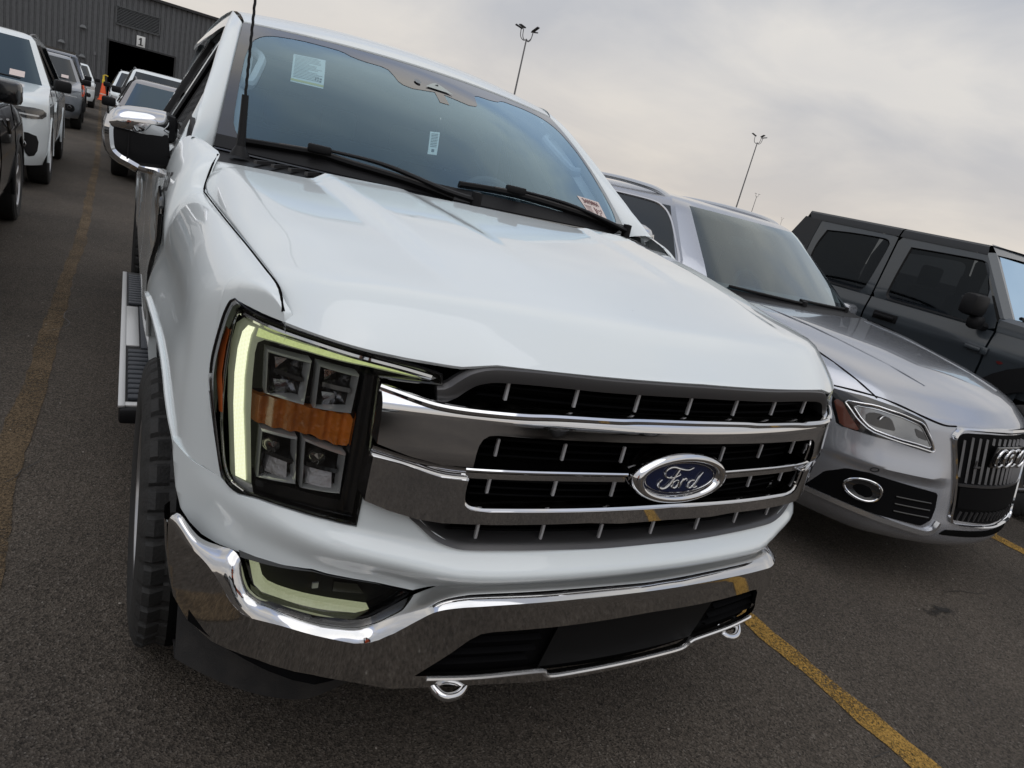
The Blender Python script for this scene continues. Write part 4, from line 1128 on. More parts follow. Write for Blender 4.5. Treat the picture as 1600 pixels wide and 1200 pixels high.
# ------------------------------------------------------------------ ground and painted lines
def asphalt():
    m, nt, b = _new("wet_dark_asphalt"); N = nt.nodes; L = nt.links
    tc = N.new("ShaderNodeTexCoord")
    v = N.new("ShaderNodeTexVoronoi"); v.inputs["Scale"].default_value = 190; L.new(tc.outputs["Object"], v.inputs["Vector"])
    n = N.new("ShaderNodeTexNoise"); n.inputs["Scale"].default_value = 170; n.inputs["Detail"].default_value = 4; L.new(tc.outputs["Object"], n.inputs["Vector"])
    big = N.new("ShaderNodeTexNoise"); big.inputs["Scale"].default_value = .55; big.inputs["Detail"].default_value = 7; big.inputs["Roughness"].default_value = .62; L.new(tc.outputs["Object"], big.inputs["Vector"])
    r = N.new("ShaderNodeValToRGB"); L.new(v.outputs["Color"], r.inputs[0])
    e = r.color_ramp.elements; e[0].position = .1; e[0].color = (.028, .0245, .021, 1); e[1].position = .8; e[1].color = (.116, .099, .083, 1)
    x = r.color_ramp.elements.new(.96); x.color = (.17, .155, .14, 1)
    rb = N.new("ShaderNodeValToRGB"); L.new(big.outputs["Fac"], rb.inputs[0])
    e = rb.color_ramp.elements; e[0].position = .32; e[0].color = (.58, .58, .58, 1); e[1].position = .68; e[1].color = (1.15, 1.12, 1.08, 1)
    mx = N.new("ShaderNodeMix"); mx.data_type = 'RGBA'; mx.blend_type = 'MULTIPLY'; mx.inputs[0].default_value = 1
    L.new(r.outputs[0], mx.inputs[6]); L.new(rb.outputs[0], mx.inputs[7]); L.new(mx.outputs[2], b.inputs["Base Color"])
    b.inputs["Roughness"].default_value = .85; b.inputs["Specular IOR Level"].default_value = .22
    ad = N.new("ShaderNodeMath"); ad.operation = 'ADD'; L.new(v.outputs["Distance"], ad.inputs[0]); L.new(n.outputs["Fac"], ad.inputs[1])
    bp = N.new("ShaderNodeBump"); bp.inputs["Strength"].default_value = .6; bp.inputs["Distance"].default_value = .007
    L.new(ad.outputs[0], bp.inputs["Height"]); L.new(bp.outputs[0], b.inputs["Normal"])
    return m
ASPH = asphalt()
def linepaint(name, col, wear):
    m, nt, b = _new(name); N = nt.nodes; L = nt.links
    tc = N.new("ShaderNodeTexCoord")
    n = N.new("ShaderNodeTexNoise"); n.inputs["Scale"].default_value = 130; n.inputs["Detail"].default_value = 4; n.inputs["Roughness"].default_value = .75; L.new(tc.outputs["Object"], n.inputs["Vector"])
    n2 = N.new("ShaderNodeTexNoise"); n2.inputs["Scale"].default_value = 3; n2.inputs["Detail"].default_value = 4; L.new(tc.outputs["Object"], n2.inputs["Vector"])
    ad = N.new("ShaderNodeMath"); ad.operation = 'ADD'; L.new(n.outputs["Fac"], ad.inputs[0])
    ml = N.new("ShaderNodeMath"); ml.operation = 'MULTIPLY'; ml.inputs[1].default_value = .35; L.new(n2.outputs["Fac"], ml.inputs[0]); L.new(ml.outputs[0], ad.inputs[1])
    r = N.new("ShaderNodeValToRGB"); L.new(ad.outputs[0], r.inputs[0])
    r.color_ramp.elements[0].position = wear; r.color_ramp.elements[0].color = (0, 0, 0, 1)
    r.color_ramp.elements[1].position = wear+.14; r.color_ramp.elements[1].color = (1, 1, 1, 1)
    v = N.new("ShaderNodeTexVoronoi"); v.inputs["Scale"].default_value = 190; L.new(tc.outputs["Object"], v.inputs["Vector"])
    vr = N.new("ShaderNodeValToRGB"); L.new(v.outputs["Color"], vr.inputs[0]); vr.color_ramp.elements[0].position = .1; vr.color_ramp.elements[0].color = (*[c*.42 for c in col], 1); vr.color_ramp.elements[1].position = .75; vr.color_ramp.elements[1].color = (*[c*1.15 for c in col], 1)
    L.new(vr.outputs[0], b.inputs["Base Color"]); b.inputs["Roughness"].default_value = .8; b.inputs["Specular IOR Level"].default_value = .2
    bp = N.new("ShaderNodeBump"); bp.inputs["Strength"].default_value = .7; bp.inputs["Distance"].default_value = .008; L.new(n.outputs["Fac"], bp.inputs["Height"]); L.new(bp.outputs[0], b.inputs["Normal"])
    tr = N.new("ShaderNodeBsdfTransparent"); ms = N.new("ShaderNodeMixShader")
    L.new(r.outputs[0], ms.inputs[0]); L.new(tr.outputs[0], ms.inputs[1]); L.new(b.outputs[0], ms.inputs[2]); L.new(ms.outputs[0], N["Material Output"].inputs[0])
    return m
def make_ground():
    b = MB(); b.grid([[(x, y, 0) for x in (-900, -60, -12, 0, 12, 60, 900)] for y in (-900, -60, -12, 0, 12, 60, 900)])
    g = b.build("ground", ASPH); tag(g, kind="structure")
    yl = linepaint("worn_yellow_line", (.38, .225, .055), .57)
    yf = linepaint("faded_brown_line", (.14, .10, .06), .56)
    def line(pts, w, mat, name="parking_line"):
        P = cr(pts, 900); rr = random.Random(len(pts)); rows = []; ja = jb = 0
        for x, y in P:
            ja = .75*ja+rr.uniform(-.007, .007); jb = .75*jb+rr.uniform(-.007, .007)
            rows.append([(x-w/2+ja, y, .004), (x+w/2+jb, y, .004)])
        o = MB().grid(rows).build(name, mat); tag(o, kind="structure")
    line([(-1.405, -3.2), (-1.40, .9), (-1.37, 2.07), (-1.30, 4.4), (-1.27, 5.3), (-1.235, 6.8), (-1.19, 10.5), (-1.155, 13), (-1.14, 20), (-1.13, 30), (-1.1, 48)], .092, yf)
    line([(1.22, -5.5), (1.217, -1.2), (1.219, -.5), (1.22, 2.5), (1.22, 12), (1.25, 40)], .108, yl)
    line([(3.99, -5.5), (3.99, -.4), (3.985, 4), (4.0, 40)], .12, yl)
    # dark oil stain, soft towards its rim
    m, nt, bs = _new("oil_stain_blot"); N = nt.nodes; L = nt.links
    bs.inputs["Base Color"].default_value = (.016, .0145, .013, 1); bs.inputs["Roughness"].default_value = .6
    tc = N.new("ShaderNodeTexCoord"); mp = N.new("ShaderNodeMapping"); mp.inputs["Location"].default_value = (-1, -1, -.0); mp.inputs["Scale"].default_value = (2, 2, 0); L.new(tc.outputs["Generated"], mp.inputs[0])
    ln = N.new("ShaderNodeVectorMath"); ln.operation = 'LENGTH'; L.new(mp.outputs[0], ln.inputs[0])
    no = N.new("ShaderNodeTexNoise"); no.inputs["Scale"].default_value = 14; no.inputs["Detail"].default_value = 6; L.new(tc.outputs["Object"], no.inputs["Vector"])
    sb = N.new("ShaderNodeMath"); sb.operation = 'MULTIPLY_ADD'; sb.inputs[1].default_value = 1.5; L.new(no.outputs["Fac"], sb.inputs[0]); L.new(ln.outputs["Value"], sb.inputs[2])
    r = N.new("ShaderNodeValToRGB"); L.new(sb.outputs[0], r.inputs[0]); r.color_ramp.elements[0].position = .75; r.color_ramp.elements[0].color = (.8, .8, .8, 1); r.color_ramp.elements[1].position = 1.0; r.color_ramp.elements[1].color = (0, 0, 0, 1)
    tr = N.new("ShaderNodeBsdfTransparent"); ms = N.new("ShaderNodeMixShader"); L.new(r.outputs[0], ms.inputs[0]); L.new(tr.outputs[0], ms.inputs[1]); L.new(bs.outputs[0], ms.inputs[2]); L.new(ms.outputs[0], N["Material Output"].inputs[0])
    for cx, cy, a_, b_, q in ((2.41, -.72, .40, .17, -.35), (2.9, -1.9, .30, .2, .4), (.3, -1.9, .35, .25, 0), (-2.0, 2.9, .4, .3, .6), (1.9, -2.4, .22, .16, 0)):
        o = MB().grid([[(x*a_, y*b_, 0) for x in (-1, 0, 1)] for y in (-1, 0, 1)]).build("stain", m); o.location = (cx, cy, .0068); o.rotation_euler = (0, 0, q); tag(o, kind="structure")
def make_cracks():
    m = pm("tar_crack", (.010, .009, .0085), .45)
    rr = random.Random(11)
    for x, y, a, L in ((1.7, -1.2, .5, 1.6), (2.9, -2.0, -.3, 2.2), (-1.9, 1.6, 1.4, 2.0), (.4, -1.4, .1, .9), (-2.0, .2, .9, 1.2), (3.4, -1.3, 1.1, 1.4), (-1.75, 4.2, 1.6, 2.5)):
        P = [(x, y, .0055)]; q = a
        for k in range(int(L/.05)):
            q += rr.uniform(-.5, .5); q = a+(q-a)*.8
            P.append((P[-1][0]+.05*math.cos(q), P[-1][1]+.05*math.sin(q), .0055))
        rows = [[(p[0]-.003*rr.uniform(.3, 1), p[1], p[2]), (p[0]+.003*rr.uniform(.3, 1), p[1]+.002, p[2])] for p in P]
        tag(MB().grid(rows).build("crack", m), kind="structure")
make_ground()
make_cracks()
def make_grit():
    rr = random.Random(5); b = MB()
    for k in range(900):
        x, y = rr.uniform(-2.6, 4.2), rr.uniform(-2.6, 7.0)
        r = rr.uniform(.0018, .0055)*(1.6 if rr.random() < .05 else 1); a = rr.uniform(0, 6.3)
        P = [(x+r*math.cos(a+q)*rr.uniform(.6, 1.2), y+r*math.sin(a+q)*rr.uniform(.6, 1.2), .003) for q in (0, 1.3, 2.5, 3.8, 5.0)]
        b._add(P+[(x, y, .003+r*rr.uniform(.5, 1.0))], [(i, (i+1) % 5, 5) for i in range(5)])
    o = b.build("grit", pm("loose_grit", (.22, .20, .175), .9, var=.5), smooth=False); tag(o, "loose grit and small stones scattered over the asphalt", "grit", kind="stuff")
make_grit()
# ------------------------------------------------------------------ other vehicles: a body made of level outlines
CARGLASS = pm("dark_car_glass", (.012, .016, .018), .03, spec=.8)
SCREEN2 = glass("car_screen_glass", (.40, .52, .55), (.86, .96, 1.0), k=2.2, film=.03, filmcol=(.22, .30, .33))
SCREEN3 = glass("row_screen_glass", (.30, .38, .42), (.62, .82, 1.0), k=2.0, film=.03, filmcol=(.2, .3, .36))
HEADLAMP = pm("headlamp_glass", (.30, .31, .33), .12, metal=.5, coat=1, bump=(40, .3))
SMOKED = pm("smoked_headlamp", (.02, .02, .022), .08, coat=1, bump=(9, .12))
def tb(*pairs):
    xs = [p[0] for p in pairs]; ys = [p[1] for p in pairs]
    def g(z): return float(np.interp(z, xs, ys))
    return g
class Car:
    """yf/yr: nose and tail line by height; w: half width by height; a,b: curve of the nose in plan; all in metres"""
    def __init__(s, **k): s.__dict__.update(k)
    def front(s, x, z, off=0.):
        w = s.w(z); q = min(1, abs(x)/w)
        cz = s.cz(z)*ss(.40, .47, abs(x))*(1-ss(.80, .92, abs(x))) if hasattr(s, 'cz') else 0
        return s.yf(z)+s.a(z)*q*q+s.b(z)*max(0, q-s.knee)**2+off+cz
    def loop(s, z):
        w = s.w(z); P = []
        X = np.array(s.xi)
        for q in X: P.append((q*w, s.front(q*w, z), z))
        yA = s.front(w, z); yB = s.yr(z)-s.ra*1.0
        yB = max(yA+.02, yB)
        for t in s.ts[1:-1]: P.append((w, yA+(yB-yA)*t, z))
        for q in X[::-1]: P.append((q*w, yB+(s.yr(z)-yB)*(1-abs(q)**4), z))
        for t in s.ts[::-1][1:-1]: P.append((-w, yA+(yB-yA)*t, z))
        return P
    def build(s, root, paint, glass_mat, side_glass):
        nx = len(s.xi); nt = len(s.ts)-2
        rows = [s.loop(z) for z in s.zs]
        G = np.array(rows); m, n = G.shape[:2]
        lower, scr, side = MB(), MB(), [MB(), MB()]
        wheels = s.axles
        # fit the sheet to round wheel openings
        keep = np.ones((m, n), bool)
        for ay in wheels:
            for i in range(m):
                for j in range(n):
                    x, y, z = G[i, j]
                    if abs(x) < .55*s.w(z): continue
                    d = math.hypot(y-ay, z-s.wr*.98)
                    rad = s.wr+s.arch
                    if d < rad-.055: keep[i, j] = False
                    elif d < rad+.02:
                        k = rad/max(d, 1e-6); G[i, j, 1] = ay+(y-ay)*k; G[i, j, 2] = s.wr*.98+(z-s.wr*.98)*k
        for b in [lower, scr]+side: b._add(G.reshape(-1, 3), [])
        for i in range(m-1):
            zm = .5*(s.zs[i]+s.zs[i+1])
            for j in range(n):
                k = (j+1) % n
                if not (keep[i, j] and keep[i, k] and keep[i+1, j] and keep[i+1, k]): continue
                f = (i*n+j, i*n+k, (i+1)*n+k, (i+1)*n+j); tgt = lower
                if j < nx-1:
                    q = .5*(s.xi[j]+s.xi[j+1])
                    if s.cowl < zm < s.header and abs(q) < s.pil: tgt = scr
                else:
                    jj = j-(nx-1)
                    if jj < nt+1: t = .5*(s.ts[jj]+s.ts[jj+1]); sd = 0
                    elif jj < nt+1+nx-1: t = None; q = .5*(s.xi[jj-nt-1]+s.xi[jj-nt]); sd = 2
                    else:
                        r_ = jj-(nt+1+nx-1); t = .5*(s.ts[::-1][r_]+s.ts[::-1][r_+1]) if r_+1 < len(s.ts) else None; sd = 1
                    if t is not None and s.belt < zm < s.wtop and s.wt0 < t < s.wt1: tgt = side[sd]
                tgt.f.append(f); tgt.mi.append(0)
        top = G[-1]; lower.f.append(tuple((m-1)*n+j for j in range(n))); lower.mi.append(0)
        def fin(b):
            used = sorted({i for f in b.f for i in f}); mp = {o: i for i, o in enumerate(used)}
            c = MB(); c.v = [b.v[i] for i in used]; c.f = [tuple(mp[i] for i in f) for f in b.f]; c.mi = list(b.mi); return c
        s.body = fin(lower).build("body", paint, root, sharp=38)
        fin(scr).build("windscreen", glass_mat, root, sharp=70)
        for b in side: 
            if b.f: fin(b).build("side_windows", side_glass, root, sharp=70)
        # dark inside so the openings do not show the sky
        ins = MB(); zf = s.zs[0]+.08
        y0, y1 = s.yf(s.cowl)+.30, s.yr(.6)-.45
        ins.box((0, (y0+y1)/2, .5*(zf+s.belt)), (2*s.w(.6)-.42, y1-y0, s.belt-zf-.12)); ins.build("inner_floor", DARK, root)
        return s
    def patch(s, name, mat, out, root, off=-.006, depth=.02, d=.03, mirror=False, both=False):
        f = lambda x, z: s.front(x, z, off)
        b = MB(); b.patch(out, f, d, d, depth=depth, mirror=mirror)
        o = b.build(name, mat, root)
        if both:
            b2 = b.mirrored(); b2.build(name, mat, root)
        return o
    def line(s, name, mat, pts, root, r=.006, off=0., mirror=False):
        for sg in ((1, -1) if mirror else (1,)):
            P = cr([(sg*x, s.front(x, z, off), z) for x, z in pts], 8*len(pts))
            MB().tube([tuple(p) for p in P], r, 6).build(name, mat, root)
def seats(root, y, zs, w, mat=None):
    for sx in (-w, w):
        b = MB(); b.box((sx, y, zs), (.48, .14, .62), bev=.05); b.box((sx, y+.02, zs+.42), (.26, .09, .18), bev=.03); b.build("seat", mat or CABIN, root)
def side_mirrors(root, x, y, z, mat, size=(.20, .12, .15), arm=BLACK):
    for s in (-1, 1):
        b = MB(); b.box((s*(x+size[0]/2+.03), y, z), size, Matrix.Rotation(R(10*s), 3, 'Z'), min(size)*.28); 
        o = b.build("door_mirror", mat, root); a = MB(); a.tube([(s*(x-.06), y+.02, z-.07), (s*(x+.08), y+.02, z-.05)], .022, 8); a.build("mirror_arm", arm, o)
def xi_dense(n=25): 
    q = np.linspace(-1, 1, n); return list(np.sign(q)*(1-(1-np.abs(q))**1.5))
def ts_dense(n=64): return list(np.linspace(0, 1, n))

# --- silver SUV beside the pickup (own axes: nose at y=0) --------------------------------
def make_silver():
    root = thing("sport_utility_car", "silver-grey SUV with upright slatted grille and four-ring badge parked right beside the white pickup", "car", (2.765, -.52, 0))
    SIL = pm("silver_metallic", (.42, .435, .475), .26, metal=.72, coat=1.0, coat_rough=.015)
    zs = list(np.arange(.26, .56, .03))+[.57, .585, .598, .612, .624, .64, .66, .68, .71, .74, .77, .80, .83, .855, .875, .89, .905, .92, .94, .96, .98, 1.0, 1.02, 1.04, 1.06, 1.08, 1.10, 1.12, 1.135]+list(np.arange(1.165, 1.60, .03))+[1.605, 1.62, 1.632, 1.642, 1.65, 1.655]
    c = Car(yf=tb((.26, -.06), (.30, -.105), (.36, -.11), (.45, -.088), (.60, -.058), (.75, -.028), (.86, -.006), (.89, .014), (.92, .05), (.96, .10), (1.0, .20), (1.04, .36), (1.08, .60), (1.11, .88), (1.135, 1.36), (1.577, 1.955), (1.60, 2.02), (1.62, 2.10), (1.65, 2.6), (1.655, 2.7)),
            yr=tb((.26, 4.45), (.6, 4.62), (1.0, 4.58), (1.3, 4.35), (1.6, 3.95), (1.63, 3.85), (1.655, 3.4)),
            w=tb((.26, .84), (.36, .90), (.55, .935), (.75, .945), (.90, .935), (1.0, .915), (1.08, .895), (1.135, .875), (1.2, .845), (1.58, .66), (1.61, .62), (1.64, .55), (1.655, .40)),
            a=tb((.26, .39), (.9, .39), (1.0, .42), (1.08, .46), (1.135, .14), (1.58, .10), (1.65, .05)), b=tb((.26, 5.0), (.9, 5.0), (1.08, 4.2), (1.135, 2.2), (1.25, 1.0), (1.6, .6), (1.65, .2)), knee=.75, cz=tb((.40, 0), (.50, .006), (.575, .008), (.612, -.020), (.632, -.017), (.69, -.003), (.74, 0)),
            xi=xi_dense(61), ts=ts_dense(70), zs=zs, ra=.35, axles=(.92, 3.73), wr=.36, arch=.035, cowl=1.14, header=1.577, pil=.86, belt=1.14, wtop=1.56, wt0=.03, wt1=.93)
    c.build(root, SIL, SCREEN2, CARGLASS)
    # headlamps
    HLo = [(.853, .895), (.778, .908), (.68, .900), (.569, .874), (.535, .82), (.503, .745), (.51, .726), (.60, .736), (.686, .747), (.798, .742), (.842, .738), (.855, .82)]
    def rnd(o, k=.014):
        r_ = []
        for i, p in enumerate(o):
            a_, c_ = o[i-1], o[(i+1) % len(o)]
            for q_ in (a_, c_):
                L_ = math.dist(p, q_); t_ = min(k, L_*.35)/L_
                r_.append((p[0]+(q_[0]-p[0])*t_, p[1]+(q_[1]-p[1])*t_))
        return r_
    for sg in (-1, 1):
        def put(out, name, mat, off, depth=.02, d=.02, par=None):
            out = rnd(out, .008)
            b = MB(); b.patch(out, lambda x, z: c.front(x, z, off), d, d, depth=depth)
            if sg < 0: b = b.mirrored()
            return b.build(name, mat, par or root)
        h = put(HLo, "headlight", GBLACK, -.004)
        for nm_, o_, rr_ in (("chrome_frame", [(.838, .862), (.766, .884), (.68, .878), (.583, .858), (.553, .822), (.522, .778), (.504, .736), (.59, .746), (.67, .751), (.777, .764), (.806, .794)], .0042), ("inner_frame", [(.820, .853), (.766, .869), (.68, .863), (.592, .844), (.565, .811), (.537, .774), (.523, .753), (.59, .761), (.67, .765), (.773, .777), (.797, .802)], .0026)):
            o_ = rnd(o_, .010); o_ = refine(o_, .012); t_ = MB(); t_.tube([(x, c.front(x, z, -.013), z) for x, z in o_+[o_[0]]], rr_, 6)
            (t_ if sg > 0 else t_.mirrored()).build(nm_, pm("bright_lamp_line", (.85, .85, .86), .15, metal=.8), h)
        put([(.818, .852), (.766, .868), (.68, .862), (.592, .843), (.565, .81), (.538, .775), (.525, .755), (.59, .762), (.67, .766), (.772, .778), (.796, .802)], "reflector", pm("grey_lamp_inside", (.30, .31, .32), .2, metal=.7, coat=1, bump=(5, .25)), -.011, par=h)
        put([(.79, .838), (.766, .856), (.72, .846), (.695, .795), (.766, .790), (.789, .796)], "projector", SMOKED, -.013, par=h)
        pr_ = MB(); pr_.tube([(.752+.026*math.cos(q), c.front(.752, .822, -.018), .822+.026*math.sin(q)) for q in np.linspace(.3, 3.6, 18)], .003, 6); (pr_ if sg > 0 else pr_.mirrored()).build("projector_ring", CHROME, h)
        put([(.62, .83), (.575, .818), (.548, .782), (.60, .79)], "low_lamp", SMOKED, -.013, par=h)
        put([(.853, .849), (.840, .857), (.824, .805), (.797, .747), (.838, .742)], "side_marker", pm("dull_amber", (.12, .043, .030), .25, coat=.6), -.010, par=h)
        fo_ = put([(.848, .395), (.832, .50), (.797, .555), (.74, .570), (.58, .556), (.425, .543), (.42, .467), (.43, .411), (.476, .374), (.615, .381), (.786, .386), (.842, .380)], "fog_lamp_pocket", MATT, -.004)
        k = MB()
        for z in (.42, .455, .49): k.tube([tuple((x, c.front(x, z, -.008), z)) for x in np.linspace(.45, .62, 8)], .004, 5)
        (k if sg > 0 else k.mirrored()).build("pocket_bars", GBLACK, fo_)
        r_ = MB(); P = [(.742+.052*math.cos(q), c.front(.742+.052*math.cos(q), .482, -.014), .482+.052*math.sin(q)) for q in [2*math.pi*t/32 for t in range(33)]]
        r_.tube(P, .0065, 8, cap=False); r_.poly([(x, y+.02, z) for x, y, z in P[:-1]])
        (r_ if sg > 0 else r_.mirrored()).build("fog_lamp", [CHROME], fo_)
        g_ = MB(); g_.poly([(x, y-.002, z) for x, y, z in P[:-1]]); (g_ if sg > 0 else g_.mirrored()).build("fog_glass", SMOKED, fo_)
        ch = MB(); P = cr([(x, c.front(x, z, -.008), z) for x, z in [(.846, .378), (.786, .378), (.70, .372), (.613, .362), (.52, .350), (.449, .345), (.415, .365), (.392, .405)]], 50)
        ch.sweep([tuple(p) for p in P], [(-.010, -.012), (.010, -.012), (.010, .012), (-.010, .012)])
        (ch if sg > 0 else ch.mirrored()).build("bright_blade", pm("satin_blade", (.6, .61, .63), .25, metal=.9), fo_)
        sn = MB(); P = [(.735+.012*math.cos(q), c.front(.735+.012*math.cos(q), .593+.012*math.sin(q), -.002), .593+.012*math.sin(q)) for q in [2*math.pi*t/16 for t in range(17)]]; sn.tube(P, .0015, 5, cap=False)
        (sn if sg > 0 else sn.mirrored()).build("parking_sensor", DARK, root)
    # grille
    out = [(0, .862), (.20, .860), (.33, .852), (.36, .846), (.385, .825), (.393, .804), (.362, .688), (.337, .598), (.325, .517), (.318, .441), (.30, .425), (0, .405)]
    g = MB(); g.patch(out, lambda x, z: c.front(x, z, -.002), .05, .04, mirror=True); go = g.build("grille", MATT, root)
    fr = [(0, .877), (.20, .876), (.36, .868), (.395, .85), (.408, .81), (.385, .73), (.355, .63), (.336, .52), (.330, .44), (.306, .412), (.2, .403), (0, .395)]
    P = [(x, c.front(x, z, -.012), z) for x, z in fr]; P = P+[(-x, y, z) for x, y, z in P[1:-1][::-1]]
    ring = cr(P+[P[0]], 150)[:-1]
    rows = []
    for i, p in enumerate(ring):
        wd = .024 if p[2] > .80 else (.010 if p[2] > .43 else .008)
        cen = np.array((0, p[1], .64)); d = cen-p; d[1] = 0; d /= np.linalg.norm(d)
        rows.append([tuple(p-d*wd*.5+np.array((0, .02, 0))), tuple(p-d*wd*.5), tuple(p+np.array((0, -.008, 0))), tuple(p+d*wd*.5), tuple(p+d*wd*.5+np.array((0, .02, 0)))])
    b = MB(); b.grid(rows, close_v=True); b.build("grille_frame", CHROME, go, sharp=25)
    SLAT = pm("satin_slat", (.36, .36, .37), .38, metal=.7)
    slats = [-.36+.0495*k for k in range(15)]
    for x in slats:
        hidden = abs(x) < .165
        segs = [(.615, .838)] if not hidden else [(.615, .705), (.812, .846)]
        if abs(x) > .34: segs = [(.64, .82)]
        for z0, z1 in segs:
            zz = np.linspace(z0, z1, 9); s_ = MB()
            wd = [.0016+.0030*math.sin(math.pi*(z-.61)/.24) for z in zz]
            s_.grid([[(x*(.86+.14*(z-.4)/.45)-w_, c.front(x, z, -.010), z) for z, w_ in zip(zz, wd)], [(x*(.86+.14*(z-.4)/.45), c.front(x, z, -.020), z) for z in zz], [(x*(.86+.14*(z-.4)/.45)+w_, c.front(x, z, -.010), z) for z, w_ in zip(zz, wd)]])
            s_.build("grille_slat", SLAT, go)
    for x in [-.28+.04*k for k in range(15)]:
        s_ = MB(); s_.box((x, c.front(x, .455, -.008), .448), (.004, .01, .05), Matrix.Rotation(R(10), 3, 'Y')); s_.build("grille_slat", SATIN, go)
    b = MB(); xs = np.linspace(-.335, .335, 30); b.sweep([(x, c.front(x, .604, -.012), .604) for x in xs], [(-.006, -.006), (.006, -.006), (.006, .006), (-.006, .006)]); b.build("grille_divider", SATIN, go)
    b = MB(); b.patch([(0, .594), (.325, .594), (.31, .49), (0, .482)], lambda x, z: c.front(x, z, -.014), .05, .05, depth=.015, mirror=True); b.build("plate_panel", MATT, go)
    bk = MB(); bk.box((0, c.front(0, .757, -.012), .757), (.32, .016, .112), bev=.006); bk.build("badge_base", GBLACK, go)
    for k in range(4):
        xx = -.108+.072*k
        P = [(xx+.0455*math.cos(q), c.front(0, .757, -.030)-(.004 if k % 2 else 0), .757+.0455*math.sin(q)) for q in [2*math.pi*t/40 for t in range(41)]]
        MB().tube(P, .0075, 10, cap=False).build("badge_ring", CHROME, go)
    bd = MB(); bd.box((-.255, c.front(.255, .70, -.022), .700), (.055, .008, .010), bev=.002); bd.box((-.275, c.front(.255, .72, -.022), .716), (.008, .008, .04), bev=.002); bd.build("grille_badge", SATIN, go)
    b = MB(); b.patch([(0, .372), (.25, .374), (.335, .372), (.36, .352), (.36, .344), (0, .338)], lambda x, z: c.front(x, z, -.004), .05, .02, depth=.01, mirror=True); b.build("lower_slot", DARK, root)
    c.line("seam", DARK, [(.853, .905), (.778, .918), (.68, .912), (.569, .886), (.47, .868), (.40, .872)], root, .0045, -.001, True)
    # hood side seam and lower body line
    for sg in (-1, 1):
        def hz(x, y):
            # height of the hood where the outline of level z passes (x,y)
            lo, hi = .86, 1.134
            for _ in range(30):
                mz = (lo+hi)/2
                if c.front(x, mz) < y: lo = mz
                else: hi = mz
            return lo
        P = [(sg*x, y, hz(x, y)+.001) for x, y in [(.74, .30), (.765, .42), (.775, .6), (.775, .8), (.765, 1.0), (.75, 1.2), (.73, 1.34)]]
        MB().tube([tuple(p) for p in cr(P, 40)], .0035, 5).build("seam", DARK, root)
        P = [(sg*x, y, hz(x, y)+.0005) for x, y in [(.40, .28), (.43, .42), (.47, .65), (.52, .95), (.56, 1.25)]]
        MB().tube([tuple(p) for p in cr(P, 40)], .008, 6, flat=.35).build("hood_crease", SIL, root)
        # bright window surround
        P = []
        for z, t in ((1.145, .10),): pass
        def sp(z, t):
            w = c.w(z); yA = c.front(w, z); yB = c.yr(z)-c.ra; return (sg*(w+.004), yA+(yB-yA)*t, z)
        P = [sp(1.16, .012), sp(1.25, .014), sp(1.36, .018), sp(1.47, .03), sp(1.535, .07), sp(1.562, .16), sp(1.566, .5), sp(1.56, .8), sp(1.53, .93)]
        MB().tube([tuple(p) for p in cr(P, 60)], .009, 6).build("window_trim", pm("bright_window_trim", (.7, .7, .72), .2, metal=.9), root)
        MB().box((sg*.745, 2.86, 1.36), (.05, .10, .40), Matrix.Rotation(R(24*sg), 3, 'Y')).build("door_post", GBLACK, root)
        rl = MB(); rl.tube([tuple(p) for p in cr([(sg*.60, 2.22, 1.600), (sg*.60, 2.32, 1.632), (sg*.60, 2.5, 1.652), (sg*.595, 2.9, 1.668), (sg*.59, 3.4, 1.66), (sg*.585, 3.75, 1.62)], 40)], .019, 8)
        rl.build("roof_rail", pm("bright_rail", (.66, .67, .69), .22, metal=.9), root)
    side_mirrors(root, .90, 1.72, 1.10, SIL, (.22, .13, .15))
    # wipers, cowl, lot ticket, inside
    cw = MB(); xs = np.linspace(-.72, .72, 25); cw.grid([[(x, c.front(x, 1.135)-.10+.02*x*x, 1.130) for x in xs], [(x, c.front(x, 1.135)+.005, 1.142) for x in xs], [(x, c.front(x, 1.16)-.006, 1.16) for x in xs]]); cw.build("cowl", BLACK, root)
    for x0, x1, z0, z1 in ((-.62, .02, 1.175, 1.158), (.0, .60, 1.175, 1.160)):
        b = MB(); P = [(x0+(x1-x0)*t, c.front(x0+(x1-x0)*t, z0+(z1-z0)*t, -.018), z0+(z1-z0)*t) for t in np.linspace(0, 1, 14)]; b.tube(P, .009, 6)
        b.lathe([(.001, .02), (.02, .015), (.022, -.02)], P[-1], 'z', 12); b.build("wiper", BLACK, root)
    seats(root, 2.75, 1.05, .37, pm("tan_seat", (.34, .31, .26), .8))
    d = MB(); xs = np.linspace(-.66, .66, 15); d.grid([[(x, 1.50+.10*x*x, 1.13) for x in xs], [(x, 1.80, 1.15) for x in xs], [(x, 1.95, 1.09) for x in xs], [(x, 1.98, .8) for x in xs]]); d.build("dashboard", CABIN, root)
    w = MB(); cc = Vector((.36, 2.10, 1.07)); rot = Matrix.Rotation(R(-28), 3, 'X'); w.tube([cc+rot @ Vector((.18*math.cos(q), 0, .18*math.sin(q))) for q in [2*math.pi*k/30 for k in range(31)]], .016, 8, cap=False); w.box(tuple(cc), (.16, .05, .12), rot, .02); w.build("steering_wheel", CABIN_D, root)
    m = MB(); m.box((0, 2.02, 1.43), (.22, .03, .06), bev=.01); m.tube([(0, 2.02, 1.44), (0, 1.98, 1.52)], .012); m.build("rear_view_mirror", CABIN_D, root)
    h = MB(); h.grid([[(x, y, 1.56) for x in np.linspace(-.55, .55, 5)] for y in (2.15, 2.8, 3.6)]); h.build("headliner", HEADL, root)
    tk = MB(); tk.grid([[(x, c.front(x, z, .004), z) for x in (.50, .56, .62)] for z in (1.19, 1.23, 1.27)]); tk.build("lot_ticket", PINK, root)
